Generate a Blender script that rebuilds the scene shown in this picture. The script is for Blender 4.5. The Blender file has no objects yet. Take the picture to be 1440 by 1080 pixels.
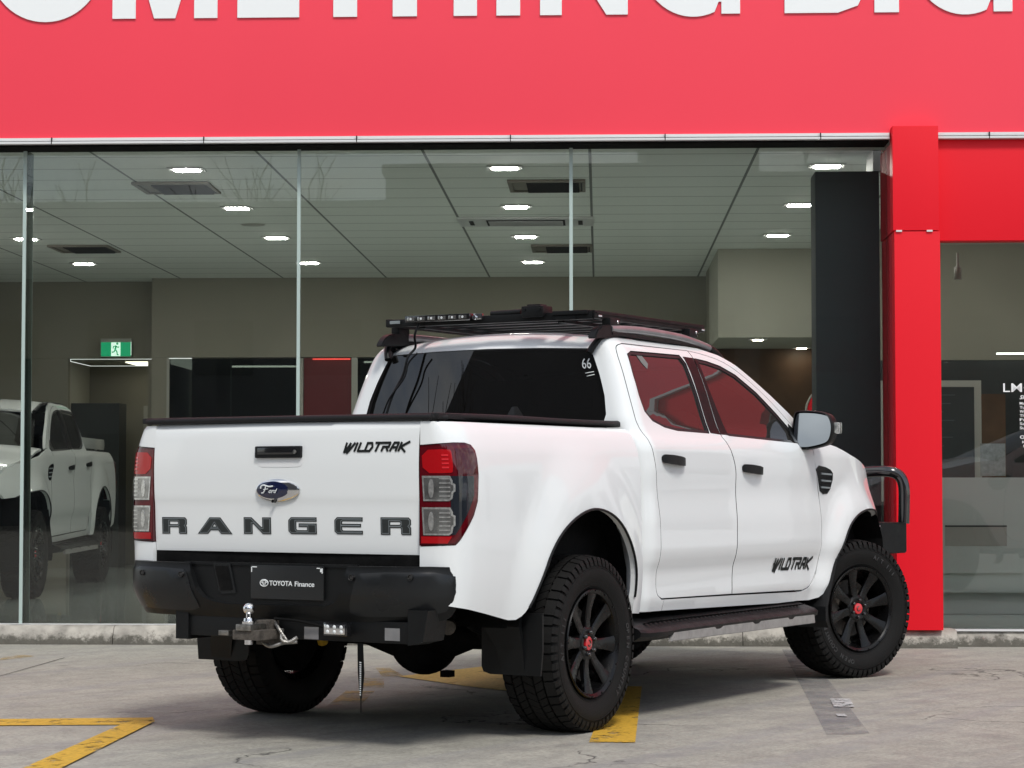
import bpy, bmesh, math, random
import numpy as np
from mathutils import Vector, Matrix, noise
from mathutils.geometry import delaunay_2d_cdt
random.seed(7)
C = bpy.data.collections.new('Scene'); 
S = bpy.context.scene
S.collection.children.link(C)
rad = math.radians
# ---------------------------------------------------------------- camera
cam = bpy.data.cameras.new('camera'); co = bpy.data.objects.new('camera', cam); C.objects.link(co)
co.location = (-8.8411, -5.7781, 1.1199)
co.rotation_euler = (math.pi/2 + 0.045594, 0, 0.537141 - math.pi/2)
cam.sensor_width = 36; cam.lens = 3106.1/1440*36; cam.clip_start = .1; cam.clip_end = 2000
S.camera = co
# ---------------------------------------------------------------- world
SUN_EL, SUN_AZ = 50, 226     # azimuth of the sun seen from the truck, degrees from +x towards +y
w = bpy.data.worlds.new('World'); S.world = w; w.use_nodes = True
nt = w.node_tree; N = nt.nodes; LK = nt.links; N.clear()
out = N.new('ShaderNodeOutputWorld'); bg = N.new('ShaderNodeBackground'); bg.inputs['Strength'].default_value = .115
sky = N.new('ShaderNodeTexSky'); sky.sky_type = 'NISHITA'; sky.sun_disc = False
sky.sun_elevation = rad(SUN_EL); sky.sun_rotation = rad(90 - SUN_AZ)
tc = N.new('ShaderNodeTexCoord'); sep = N.new('ShaderNodeSeparateXYZ'); LK.new(tc.outputs['Generated'], sep.inputs[0])
def wm(op, a, b):
    n = N.new('ShaderNodeMath'); n.operation = op
    for i, v in enumerate((a, b)):
        if v is None: continue
        if isinstance(v, (int, float)): n.inputs[i].default_value = v
        else: LK.new(v, n.inputs[i])
    return n.outputs[0]
zz = wm('MAXIMUM', wm('ADD', sep.outputs[2], .12), .05)
cb = N.new('ShaderNodeCombineXYZ'); LK.new(wm('DIVIDE', sep.outputs[0], zz), cb.inputs[0]); LK.new(wm('DIVIDE', sep.outputs[1], zz), cb.inputs[1])
nz = N.new('ShaderNodeTexNoise'); nz.inputs['Scale'].default_value = 1.1; nz.inputs['Detail'].default_value = 8; nz.inputs['Roughness'].default_value = .58; nz.inputs['Distortion'].default_value = .4
LK.new(cb.outputs[0], nz.inputs['Vector'])
cr = N.new('ShaderNodeValToRGB'); cr.color_ramp.elements[0].position = .36; cr.color_ramp.elements[1].position = .60
LK.new(nz.outputs['Fac'], cr.inputs[0])
nz2 = N.new('ShaderNodeTexNoise'); nz2.inputs['Scale'].default_value = 2.3; nz2.inputs['Detail'].default_value = 6; LK.new(cb.outputs[0], nz2.inputs['Vector'])
cc = N.new('ShaderNodeValToRGB'); e = cc.color_ramp.elements
e[0].position = .35; e[0].color = (3.3, 3.45, 3.6, 1); e[1].position = .68; e[1].color = (9.4, 9.35, 9.1, 1)
LK.new(nz2.outputs['Fac'], cc.inputs[0])
mx = N.new('ShaderNodeMixRGB'); LK.new(cr.outputs['Color'], mx.inputs[0]); LK.new(sky.outputs[0], mx.inputs[1]); LK.new(cc.outputs[0], mx.inputs[2])
LK.new(mx.outputs[0], bg.inputs[0]); LK.new(bg.outputs[0], out.inputs[0])
sl = bpy.data.lights.new('sun', 'SUN'); sl.energy = 1.55; sl.angle = rad(12); sl.color = (1, .96, .9)
so = bpy.data.objects.new('sun', sl); C.objects.link(so)
_d = Vector((math.cos(rad(SUN_AZ))*math.cos(rad(SUN_EL)), math.sin(rad(SUN_AZ))*math.cos(rad(SUN_EL)), math.sin(rad(SUN_EL))))
so.rotation_euler = _d.to_track_quat('Z', 'Y').to_euler()
S.view_settings.view_transform = 'Standard'; S.view_settings.look = 'None'; S.view_settings.exposure = .57; S.view_settings.gamma = 1
# ---------------------------------------------------------------- materials
def mat(name, col, rough=.5, metal=0, coat=0, spec=.5, noise_amt=0, nscale=8, bump=0, bscale=60, emit=None, estr=0, rvar=0, coat_r=.03):
    m = bpy.data.materials.new(name); m.use_nodes = True
    n = m.node_tree.nodes; l = m.node_tree.links; b = n['Principled BSDF']
    b.inputs['Base Color'].default_value = (*col, 1); b.inputs['Roughness'].default_value = rough
    b.inputs['Metallic'].default_value = metal; b.inputs['Coat Weight'].default_value = coat; b.inputs['Coat Roughness'].default_value = coat_r
    b.inputs['Specular IOR Level'].default_value = spec
    if emit: b.inputs['Emission Color'].default_value = (*emit, 1); b.inputs['Emission Strength'].default_value = estr
    tc = n.new('ShaderNodeTexCoord')
    if noise_amt or rvar:
        t = n.new('ShaderNodeTexNoise'); t.inputs['Scale'].default_value = nscale; t.inputs['Detail'].default_value = 6
        l.new(tc.outputs['Object'], t.inputs['Vector'])
    if noise_amt:
        r = n.new('ShaderNodeMapRange'); r.inputs[1].default_value = .3; r.inputs[2].default_value = .7
        r.inputs[3].default_value = 1-noise_amt; r.inputs[4].default_value = 1+noise_amt
        l.new(t.outputs['Fac'], r.inputs[0])
        v = n.new('ShaderNodeVectorMath'); v.operation = 'SCALE'; v.inputs[0].default_value = col; l.new(r.outputs[0], v.inputs['Scale'])
        l.new(v.outputs[0], b.inputs['Base Color'])
    if rvar:
        r = n.new('ShaderNodeMapRange'); r.inputs[1].default_value = .3; r.inputs[2].default_value = .7
        r.inputs[3].default_value = rough-rvar; r.inputs[4].default_value = rough+rvar; l.new(t.outputs['Fac'], r.inputs[0]); l.new(r.outputs[0], b.inputs['Roughness'])
    if bump:
        t2 = n.new('ShaderNodeTexNoise'); t2.inputs['Scale'].default_value = bscale; t2.inputs['Detail'].default_value = 4
        l.new(tc.outputs['Object'], t2.inputs['Vector'])
        bp = n.new('ShaderNodeBump'); bp.inputs['Strength'].default_value = bump; bp.inputs['Distance'].default_value = .01
        l.new(t2.outputs['Fac'], bp.inputs['Height']); l.new(bp.outputs[0], b.inputs['Normal'])
    return m
def glassmat(name, tint, refl=1.0, ior=1.5, rough=0.0, wave=0, film=0):
    """thin pane: what is behind it tinted, plus a mirror reflection by Fresnel"""
    m = bpy.data.materials.new(name); m.use_nodes = True
    n = m.node_tree.nodes; l = m.node_tree.links; n.clear()
    o = n.new('ShaderNodeOutputMaterial'); t = n.new('ShaderNodeBsdfTransparent'); t.inputs[0].default_value = (*tint, 1)
    g = n.new('ShaderNodeBsdfGlossy'); g.inputs['Roughness'].default_value = rough
    f = n.new('ShaderNodeFresnel'); f.inputs[0].default_value = ior
    k = n.new('ShaderNodeMath'); k.operation = 'MULTIPLY'; k.use_clamp = True; k.inputs[1].default_value = refl; l.new(f.outputs[0], k.inputs[0])
    mxx = n.new('ShaderNodeMixShader'); l.new(k.outputs[0], mxx.inputs[0]); l.new(t.outputs[0], mxx.inputs[1]); l.new(g.outputs[0], mxx.inputs[2])
    l.new(mxx.outputs[0], o.inputs[0])
    if film:      # thin film of road dust on the outside of the glass
        df = n.new('ShaderNodeBsdfDiffuse'); df.inputs[0].default_value = (.62,.60,.57,1); m3 = n.new('ShaderNodeMixShader'); m3.inputs[0].default_value = film
        l.new(mxx.outputs[0], m3.inputs[1]); l.new(df.outputs[0], m3.inputs[2]); l.new(m3.outputs[0], o.inputs[0])
    if wave:
        tc = n.new('ShaderNodeTexCoord'); q = n.new('ShaderNodeTexNoise'); q.inputs['Scale'].default_value = 1.3; q.inputs['Detail'].default_value = 1
        l.new(tc.outputs['Object'], q.inputs['Vector'])
        bp = n.new('ShaderNodeBump'); bp.inputs['Strength'].default_value = wave; bp.inputs['Distance'].default_value = .02
        l.new(q.outputs['Fac'], bp.inputs['Height']); l.new(bp.outputs[0], g.inputs['Normal']); l.new(bp.outputs[0], f.inputs['Normal'])
    return m
M = dict(
 white=mat('white_paint', (.76,.785,.785), .4, coat=.7, spec=.15, coat_r=.015),
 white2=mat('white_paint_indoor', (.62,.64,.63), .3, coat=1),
 black=mat('black_plastic', (.0055,.006,.0065), .42, spec=.25, rvar=.08, nscale=14, bump=.12, bscale=700),
 blackg=mat('gloss_black', (.008,.008,.009), .12, coat=1),
 satin=mat('satin_black_wheel', (.003,.003,.0033), .28, spec=.3, rvar=.05, nscale=20),
 rubber=mat('tyre_rubber', (.0075,.0073,.007), .72, spec=.22, noise_amt=.25, nscale=9, bump=.25, bscale=220, rvar=.08),
 under=mat('underbody', (.006,.006,.006), .8, spec=.1, noise_amt=.4, nscale=12, bump=.3),
 vinyl=mat('tonneau_vinyl', (.007,.007,.008), .55, spec=.3, bump=.35, bscale=900),
 seal=mat('window_rubber', (.012,.011,.012), .5),
 chrome=mat('chrome', (.75,.75,.76), .12, metal=1),
 steel=mat('worn_steel', (.30,.29,.27), .38, metal=1, noise_amt=.4, nscale=40, bump=.3, bscale=200),
 rust=mat('dusty_bracket', (.07,.06,.05), .7, noise_amt=.5, nscale=30, bump=.4, bscale=150),
 alu=mat('brushed_grey', (.30,.30,.31), .35, metal=.6, noise_amt=.12, nscale=15),
 stepgrey=mat('step_grey_insert', (.30,.29,.28), .5, metal=.2, noise_amt=.15, nscale=18, bump=.15),
 redlens=mat('red_lens', (.085,.0015,.005), .06, coat=.6, spec=.3),
 brlens=mat('bright_red_lens', (.36,.004,.007), .12, coat=.5, spec=.3),
 darkred=mat('dark_red_lens', (.055,.001,.004), .05, coat=.6, spec=.3),
 smoke=mat('smoked_lens', (.014,.017,.022), .06, coat=.7, spec=.3),
 clear=mat('clear_lens', (.55,.55,.53), .16, metal=.7, coat=1, noise_amt=.3, nscale=60),
 blue=mat('badge_blue', (.006,.010,.042), .12, coat=1),
 letter=mat('letter_black', (.018,.022,.022), .45),
 lgrey=mat('letter_grey', (.22,.25,.26), .5),
 decal=mat('white_decal', (.75,.78,.78), .5),
 red=mat('red_cladding', (.76,.004,.016), .5, spec=.3, coat=.0, noise_amt=.02, nscale=.7),
 redcap=mat('red_hub_cap', (.60,.012,.02), .3, coat=1),
 yellow=mat('plain_yellow', (.60,.36,.03), .5),
 fabric=mat('dark_seat', (.03,.03,.03), .8),
)
M['tint'] = glassmat('tinted_glass', (.07,.067,.067), 1.45, 1.5, film=.040)
M['rearglass'] = glassmat('dark_tinted_glass', (.03,.033,.035), 1.9, 1.5, film=.006)
M['pane'] = glassmat('showroom_glass', (.925,.94,.915), 1.0, 1.5, 0, wave=.010)
M['mirror'] = mat('mirror_glass', (.28,.31,.34), .01, metal=1)
# ---------------------------------------------------------------- object helpers
def link(o): C.objects.link(o); return o
def empty(name, loc=(0,0,0), rz=0, parent=None):
    o = bpy.data.objects.new(name, None); link(o); o.location = loc; o.rotation_euler = (0,0,rz); o.empty_display_size = .2
    if parent: o.parent = parent
    return o
def tag(o, label=None, cat=None, group=None, kind=None):
    for k, v in (('label',label),('category',cat),('group',group),('kind',kind)):
        if v: o[k] = v
    return o
def meshobj(name, bm, m, parent=None, smooth=False, angle=35, normals=None):
    me = bpy.data.meshes.new(name); bm.normal_update(); bm.to_mesh(me); bm.free()
    o = bpy.data.objects.new(name, me); link(o)
    for x in (m if isinstance(m,(list,tuple)) else [m]): me.materials.append(M[x] if isinstance(x,str) else x)
    if smooth:
        me.polygons.foreach_set('use_smooth', [True]*len(me.polygons))
        if angle < 180: me.set_sharp_from_angle(angle=rad(angle))
    if parent: o.parent = parent
    return o
def addbox(bm, c, s, rot=None, mi=0, bev=0):
    v = []
    for dx in (-.5,.5):
        for dy in (-.5,.5):
            for dz in (-.5,.5):
                p = Vector((dx*s[0],dy*s[1],dz*s[2]))
                if rot: p = rot @ p
                v.append(bm.verts.new(p + Vector(c)))
    fs = []
    for q in ((0,1,3,2),(4,6,7,5),(0,4,5,1),(2,3,7,6),(0,2,6,4),(1,5,7,3)):
        f = bm.faces.new([v[i] for i in q]); f.material_index = mi; fs.append(f)
    if bev:
        es = list({e for f in fs for e in f.edges})
        r = bmesh.ops.bevel(bm, geom=es, offset=bev, segments=2, affect='EDGES', profile=.7)
        for f in r['faces']: f.material_index = mi
    return v
def box(name, c, s, m, parent=None, bev=0, rot=None):
    bm = bmesh.new(); addbox(bm, c, s, rot, 0, bev); return meshobj(name, bm, m, parent, smooth=bev>0, angle=30)
def span(name, a, b, m, parent=None, bev=0):
    """box between two corners"""
    return box(name, [(a[i]+b[i])/2 for i in range(3)], [abs(b[i]-a[i]) for i in range(3)], m, parent, bev)
def addspan(bm, a, b, mi=0, bev=0): addbox(bm, [(a[i]+b[i])/2 for i in range(3)], [abs(b[i]-a[i]) for i in range(3)], None, mi, bev)
def addtube(bm, pts, r, n=10, mi=0, closed=False, caps=True):
    pts = [Vector(p) for p in pts]; rings = []; L = len(pts); up = None
    for i, p in enumerate(pts):
        a = pts[i-1] if (i > 0 or closed) else p; b = pts[(i+1) % L] if (i < L-1 or closed) else p
        t = (b-a).normalized()
        if up is None: up = t.orthogonal().normalized()
        up = (up - t*up.dot(t)).normalized(); s = t.cross(up)
        rr = r[i] if isinstance(r,(list,tuple)) else r
        rings.append([bm.verts.new(p + (up*math.cos(2*math.pi*k/n) + s*math.sin(2*math.pi*k/n))*rr) for k in range(n)])
    for i in range(L if closed else L-1):
        A, B = rings[i], rings[(i+1) % L]
        for k in range(n):
            f = bm.faces.new((A[k], A[(k+1)%n], B[(k+1)%n], B[k])); f.material_index = mi; f.smooth = True
    if caps and not closed:
        for R_, fl in ((rings[0],1),(rings[-1],0)):
            f = bm.faces.new(R_[::-1] if fl else R_); f.material_index = mi
def tube(name, pts, r, m, parent=None, n=10): 
    bm = bmesh.new(); addtube(bm, pts, r, n); return meshobj(name, bm, m, parent, smooth=True, angle=50)
def bez(pts, n=8):
    out = []
    P = [Vector(p) for p in pts]
    for i in range(len(P)-1):
        p0 = P[max(0,i-1)]; p1 = P[i]; p2 = P[i+1]; p3 = P[min(len(P)-1,i+2)]
        for k in range(n):
            t = k/n; out.append(.5*(2*p1+(p2-p0)*t+(2*p0-5*p1+4*p2-p3)*t*t+(3*p1-p0-3*p2+p3)*t**3))
    out.append(P[-1]); return out
def addlathe(bm, prof, n=64, mi=0, axis='y', off=(0,0,0), close=False):
    """prof: list of (axial, radius)"""
    rings = []
    for a, r in prof:
        ring = []
        for k in range(n):
            t = 2*math.pi*k/n
            p = (r*math.cos(t), a, r*math.sin(t)) if axis == 'y' else ((a, r*math.cos(t), r*math.sin(t)) if axis == 'x' else (r*math.cos(t), r*math.sin(t), a))
            ring.append(bm.verts.new(Vector(p)+Vector(off)))
        rings.append(ring)
    for i in range(len(rings)-1 + (1 if close else 0)):
        A, B = rings[i], rings[(i+1) % len(rings)]
        for k in range(n):
            f = bm.faces.new((A[k],A[(k+1)%n],B[(k+1)%n],B[k])); f.material_index = mi; f.smooth = True
    return rings
# ------------------------- curved sheet panels: a 2-D outline mapped onto a surface
def area(P): return sum(P[i][0]*P[(i+1)%len(P)][1]-P[(i+1)%len(P)][0]*P[i][1] for i in range(len(P)))/2
def inset(P, d):
    """move a closed outline inwards by d"""
    sg = 1 if area(P) > 0 else -1; o = []; n = len(P)
    for i in range(n):
        a, b, c = Vector(P[i-1]), Vector(P[i]), Vector(P[(i+1)%n])
        e1 = (b-a); e2 = (c-b)
        if e1.length < 1e-7 or e2.length < 1e-7: o.append(tuple(b)); continue
        e1.normalize(); e2.normalize()
        n1 = Vector((-e1.y,e1.x))*sg; n2 = Vector((-e2.y,e2.x))*sg; m = (n1+n2)
        if m.length < 1e-3: o.append(tuple(b+n1*d)); continue
        m.normalize(); k = min(1/max(.3,m.dot(n1)),2.0); o.append(tuple(b+m*d*k))
    return o
def chai(P, n=2, closed=False):
    for _ in range(n):
        Q = []; L = len(P)
        if not closed: Q.append(tuple(P[0]))
        for i in range(L if closed else L-1):
            a, b = P[i], P[(i+1)%L]
            if closed or i > 0: Q.append((a[0]*.75+b[0]*.25, a[1]*.75+b[1]*.25))
            if closed or i < L-2: Q.append((a[0]*.25+b[0]*.75, a[1]*.25+b[1]*.75))
        if not closed: Q.append(tuple(P[-1]))
        P = Q
    return P
def dens(P, step):
    o = []; n = len(P)
    for i in range(n):
        a, b = P[i], P[(i+1)%n]; d = math.hypot(b[0]-a[0], b[1]-a[1]); k = max(1, math.ceil(d/step))
        for j in range(k): o.append((a[0]+(b[0]-a[0])*j/k, a[1]+(b[1]-a[1])*j/k))
    return o
def inside(x, y, P):
    c = False; n = len(P)
    for i in range(n):
        (x1,y1),(x2,y2) = P[i], P[(i+1)%n]
        if (y1 > y) != (y2 > y) and x < (x2-x1)*(y-y1)/(y2-y1)+x1: c = not c
    return c
def near(x, y, A, d):
    return bool(((A[:,0]-x)**2+(A[:,1]-y)**2 < d*d).any())
CEN = Vector((1.2,0,.9))
def panel(name, f, outl, m, parent=None, holes=(), step=.035, off=0, thick=.018, mirror=False, cen=CEN, gap=0, rim=None, dome=0):
    """f(s,z)->xyz; off moves the sheet along its outward normal, thick turns the rim inwards"""
    if gap: outl = inset(outl, gap); holes = [inset(h, -gap) for h in holes]
    loops = [dens(outl, step)] + [dens(h, step) for h in holes]
    if area(loops[0]) < 0: loops[0].reverse()
    for h in loops[1:]:
        if area(h) > 0: h.reverse()
    V = []; E = []
    for lp in loops:
        b = len(V); V += lp; E += [(b+i, b+(i+1)%len(lp)) for i in range(len(lp))]
    B = np.array(V); xs = [p[0] for p in loops[0]]; ys = [p[1] for p in loops[0]]
    G = []
    nx = int((max(xs)-min(xs))/step)+1; ny = int((max(ys)-min(ys))/step)+1
    for i in range(1, nx+1):
        for j in range(1, ny+1):
            x = min(xs)+(i-.5)*step; y = min(ys)+(j-.5)*step
            if inside(x, y, loops[0]) and not any(inside(x, y, h) for h in loops[1:]) and not near(x, y, B, step*.45): G.append((x,y))
    vs, _, fs, *_r = delaunay_2d_cdt([Vector(p) for p in V+G], E, [], 0, 1e-6)
    sgn = -1 if mirror else 1; eps = 1e-3
    def nrm(s, z):
        a = Vector(f(s+eps,z))-Vector(f(s-eps,z)); b = Vector(f(s,z+eps))-Vector(f(s,z-eps)); n = a.cross(b)
        if n.length < 1e-12: n = Vector((0,0,1))
        n.normalize(); p = Vector(f(s,z))
        return n if n.dot(p-cen) > 0 else -n
    bm = bmesh.new(); vn = []; top = []
    for v in vs:
        n = nrm(v.x, v.y); o_ = off
        if dome: o_ += dome*min(1, (near_d(v.x, v.y, B)/.02))
        p = Vector(f(v.x, v.y)) + n*o_; top.append(bm.verts.new((p.x, p.y*sgn, p.z))); vn.append(Vector((n.x, n.y*sgn, n.z)))
    flip = None
    hf = []
    for q in fs:
        cx = sum(vs[i].x for i in q)/len(q); cy = sum(vs[i].y for i in q)/len(q)
        if holes and any(inside(cx, cy, h) for h in loops[1:]): continue
        if not inside(cx, cy, loops[0]): continue
        if len(set(q)) < 3: continue
        a, b, c = (top[i].co for i in q[:3]); nn = (b-a).cross(c-a)
        q = list(q)
        if nn.dot(vn[q[0]]) < 0: q.reverse()
        try: fc = bm.faces.new([top[i] for i in q]); fc.smooth = True; hf.append(fc)
        except ValueError: pass
    nv = list(vn)
    if thick:
        bm.verts.index_update()
        idx = {v: i for i, v in enumerate(top)}
        be = [e for e in bm.edges if len(e.link_faces) == 1]; low = {}
        for e in be:
            f0 = e.link_faces[0]
            for l in f0.loops:
                if l.edge == e: a, b = l.vert, l.link_loop_next.vert
            for v in (a, b):
                if v not in low:
                    n = vn[idx[v]]; low[v] = bm.verts.new(v.co - n*thick)
            fc = bm.faces.new((b, a, low[a], low[b])); fc.smooth = False; fc.material_index = 1 if rim else 0
    for v in [v for v in bm.verts if not v.link_faces]: 
        if not thick: pass
    o_me = bpy.data.meshes.new(name); bm.verts.index_update()
    bm.to_mesh(o_me); 
    allv = top; N_ = len(top); bm.free()
    o = bpy.data.objects.new(name, o_me); link(o); o_me.materials.append(M[m] if isinstance(m,str) else m)
    if rim: o_me.materials.append(M[rim])
    ln = []
    for p in o_me.polygons:
        for vi in p.vertices:
            ln.append(tuple(vn[vi]) if (vi < N_ and p.use_smooth) else tuple(p.normal))
    o_me.normals_split_custom_set(ln)
    if parent: o.parent = parent
    return o
def near_d(x, y, A): return float(np.sqrt(((A[:,0]-x)**2+(A[:,1]-y)**2).min()))
def both(name, f, outl, m, parent, **k):
    return [panel(name, f, outl, m, parent, **k), panel(name, f, outl, m, parent, mirror=True, **k)]
def textmesh(s, size, shear=0, off=0, font=None, ext=0):
    cu = bpy.data.curves.new('t', 'FONT'); cu.body = s; cu.size = size; cu.shear = shear; cu.offset = off; cu.extrude = ext; cu.resolution_u = 3
    o = bpy.data.objects.new('t', cu); C.objects.link(o)
    bpy.context.view_layer.update()
    me = bpy.data.meshes.new_from_object(o.evaluated_get(bpy.context.evaluated_depsgraph_get()))
    bpy.data.objects.remove(o); bpy.data.curves.remove(cu)
    return me
def textobj(name, s, mtx, width, m, parent=None, shear=0, off=0, height=None, ext=.0006):
    """flat lettering: local x to the right, y up, scaled to the given width; mtx places it (lower-left corner)"""
    me = textmesh(s, 1, shear, off, ext=.01); me.name = name
    xs = [v.co.x for v in me.vertices]; ys = [v.co.y for v in me.vertices]
    x0, x1, y0, y1 = min(xs), max(xs), min(ys), max(ys)
    kx = width/(x1-x0); ky = (height/(y1-y0)) if height else kx
    for v in me.vertices: v.co = Vector(((v.co.x-x0)*kx, (v.co.y-y0)*ky, v.co.z*ext/.01))
    me.transform(mtx); me.materials.clear(); me.materials.append(M[m] if isinstance(m,str) else m)
    o = bpy.data.objects.new(name, me); link(o)
    if parent: o.parent = parent
    return o

def lerp(T,z):
    # monotone-ish smooth interpolation (catmull) through (key,val)
    if z<=T[0][0]: return T[0][1]
    if z>=T[-1][0]: return T[-1][1]
    for i in range(len(T)-1):
        if z<=T[i+1][0]: break
    x0,y0=T[i];x1,y1=T[i+1];h=x1-x0
    def sl(j):
        if j<=0 or j>=len(T)-1:
            j=max(0,min(len(T)-2,j if j<=0 else j-1)); return (T[j+1][1]-T[j][1])/(T[j+1][0]-T[j][0])
        a=(T[j][1]-T[j-1][1])/(T[j][0]-T[j-1][0]); b=(T[j+1][1]-T[j][1])/(T[j+1][0]-T[j][0])
        return 0 if a*b<=0 else 2*a*b/(a+b)
    m0,m1=sl(i),sl(i+1);t=(z-x0)/h
    return (2*t**3-3*t*t+1)*y0+(t**3-2*t*t+t)*h*m0+(-2*t**3+3*t*t)*y1+(t**3-t*t)*h*m1
def sm(t): t=max(0,min(1,t)); return t*t*(3-2*t)
S_CAB=[(.42,.862),(.52,.885),(.57,.897),(.62,.897),(.69,.901),(.765,.923),(.82,.931),(.92,.931),(1.08,.922),(1.20,.930),(1.285,.928),(1.335,.910),(1.375,.880),(1.42,.860),(1.49,.838),(1.61,.803),(1.70,.772),(1.77,.743),(1.81,.712),(1.835,.68),(1.85,.645)]
S_BED=[(.50,.868),(.56,.88),(.62,.89),(.75,.903),(.9,.908),(1.05,.908),(1.15,.905),(1.25,.893),(1.31,.875),(1.36,.85),(1.385,.825),(1.395,.80)]
ARX=[(-.015,.40,.452,.612),(3.235,.40,.455,.575)]  # centre x,z, semi axes of the wheel openings
def flare(x,z):
    o=0
    for i,(cx,cz,a,b) in enumerate(ARX):
        r=math.hypot((x-cx)/a,(z-cz)/b)
        if z<cz: r=max(r,abs(x-cx)/a)
        o+=.042*(1-sm((r-1.0)/(.55 if i==0 else .42)))
    return o
def ycab(x,z):
    y=lerp(S_CAB,z)+flare(x,z)*sm((1.32-z)/.15)
    if x>3.2: y-=.30*(x-3.2)**2
    if x>2.9: y-=.10*sm((x-2.9)/1.2)*sm((z-.9)/.4)
    return y
BP=[(0.62,0),(-.5,0),(-.85,-.001),(-.95,-.005),(-1.00,-.013),(-1.04,-.032),(-1.067,-.062),(-1.083,-.10),(-1.091,-.15),(-1.094,-.20)]
def _dense(P,n=12):
    out=[]
    for i in range(len(P)-1):
        p0=P[max(0,i-1)];p1=P[i];p2=P[i+1];p3=P[min(len(P)-1,i+2)]
        for k in range(n):
            t=k/n
            out.append(tuple(.5*(2*p1[j]+(p2[j]-p0[j])*t+(2*p0[j]-5*p1[j]+4*p2[j]-p3[j])*t*t+(3*p1[j]-p0[j]-3*p2[j]+p3[j])*t**3) for j in (0,1)))
    out.append(P[-1]);return out
BD=_dense(BP[2:]); BL=[0]
for i in range(1,len(BD)): BL.append(BL[-1]+math.hypot(BD[i][0]-BD[i-1][0],BD[i][1]-BD[i-1][1]))
def bed(s,z):
    d=lerp(S_BED,z)
    if s>=-.85: return (s,-(d+flare(s,z)),z)
    l=min(-.85-s,BL[-1]-1e-6)
    for i in range(len(BL)-1):
        if l<=BL[i+1]: break
    t=(l-BL[i])/(BL[i+1]-BL[i]);a,b=BD[i],BD[i+1]
    x=a[0]+(b[0]-a[0])*t;y=a[1]+(b[1]-a[1])*t
    k=d-.905; yo=y   # lean of the section: squeezes the corner sideways, never folds it
    return (x-.12*k*min(1,-yo/.2), -(.705+(.20+yo)*(.20+k)/.20), z)
CR=.10
def cabplan(s,z):
    """s>=.73: x=s on the side; below, round the rear corner and across the back (to s about -.15 at the centre)"""
    w=ycab(max(s,.66+0*z),z) if s>=.66 else ycab(.66,z)
    xr=.56+.19*max(0,z-1.43)
    s0=.66;L=CR*math.pi/2
    if s>=s0:
        x=s
        if s<s0+.3: x=s+(xr+CR-s0)*(1-(s-s0)/.3)
        return (x,-ycab(s,z),z)
    if s>=s0-L:
        a=(s0-s)/CR
        return (xr+CR-CR*math.sin(a), -(w-CR+CR*math.cos(a)), z)
    t=(s0-L-s)/.75
    return (xr-.012*math.sin(min(t,1)*math.pi/2), -(w-CR)*(1-t), z)
def tg(y,z):
    x=lerp([(.80,-1.08),(.84,-1.088),(.90,-1.093),(1.035,-1.100),(1.075,-1.1045),(1.20,-1.108),(1.33,-1.102),(1.375,-1.094),(1.392,-1.078),(1.397,-1.06)],z)
    return (x+.010*(y/.7)**2,y,z)
# ================================================================ the pickup (rear axle over the origin, nose towards +x)
T = empty('pickup_truck'); tag(T, 'white dual-cab pickup with black wheels and roof rack parked on the concrete outside the showroom', 'pickup truck')
REAR = Matrix(((0,0,-1,0),(-1,0,0,0),(0,1,0,0),(0,0,0,1)))       # lettering frames: x right, y up, z towards the reader
SIDE = Matrix(((1,0,0,0),(0,0,-1,0),(0,1,0,0),(0,0,0,1)))
def at(mtx, x, y, z): return Matrix.Translation((x,y,z)) @ mtx
# ---- outlines in (s,z)
rarch = [(-.604,.535),(-.545,.561),(-.459,.706),(-.374,.847),(-.244,.945),(-.061,1.01),(.095,1.008),(.252,.954),(.373,.846),(.434,.737),(.440,.63),(.430,.567),(.436,.512)]
rarch = chai(rarch, 2)
bed_out = [(-1.2195,.70),(-1.12,.62),(-1.066,.612),(-.967,.596),(-.794,.564),(-.652,.536)] + rarch + [(.545,.505),(.548,1.36),(.545,1.389),(-1.2195,1.387)]
lamp = [(-1.2195,1.285),(-1.05,1.295),(-.99,1.295),(-.955,1.287),(-.935,1.265),(-.929,1.23),(-.929,1.161),(-.940,1.05),(-.967,.991),(-1.040,.89),(-1.06,.870),(-1.2195,.864)]
doorrear = chai([(.640,1.812),(.590,1.800),(.578,1.755),(.584,1.696),(.590,1.59),(.602,1.487),(.610,1.40),(.619,1.362),(.626,1.297),(.645,1.228),(.678,1.092),(.695,.989),(.704,.783),(.708,.64),(.722,.585),(.775,.566)], 2)
split = chai([(1.447,1.816),(1.449,1.79),(1.458,1.68),(1.470,1.53),(1.478,1.40),(1.502,1.306),(1.547,1.236),(1.566,1.17),(1.575,1.035),(1.572,.859),(1.575,.70),(1.578,.554)], 2)
fdtop = chai([(1.447,1.816),(1.60,1.806),(1.78,1.780),(1.93,1.735),(2.10,1.660),(2.29,1.560),(2.44,1.465),(2.56,1.385),(2.60,1.345)], 1)
fdfront = chai([(2.60,1.345),(2.585,1.27),(2.667,1.067),(2.684,.889),(2.688,.714),(2.66,.625),(2.59,.555),(2.50,.537)], 2)
rdoor = doorrear + [(1.578,.554)][:0] + split[::-1]
rdoor = doorrear + split[::-1][0:] 
rdoor = [p for i, p in enumerate(rdoor)] + [(.90,1.815)]
fdoor = split + fdfront[::-1] + fdtop[::-1][1:-1]
rwin = [(.645,1.757),(.70,1.774),(1.30,1.781),(1.332,1.74),(1.350,1.581),(1.362,1.40),(1.355,1.384),(1.0,1.390),(.872,1.404),(.764,1.433),(.700,1.478),(.668,1.558),(.650,1.656)]
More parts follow.
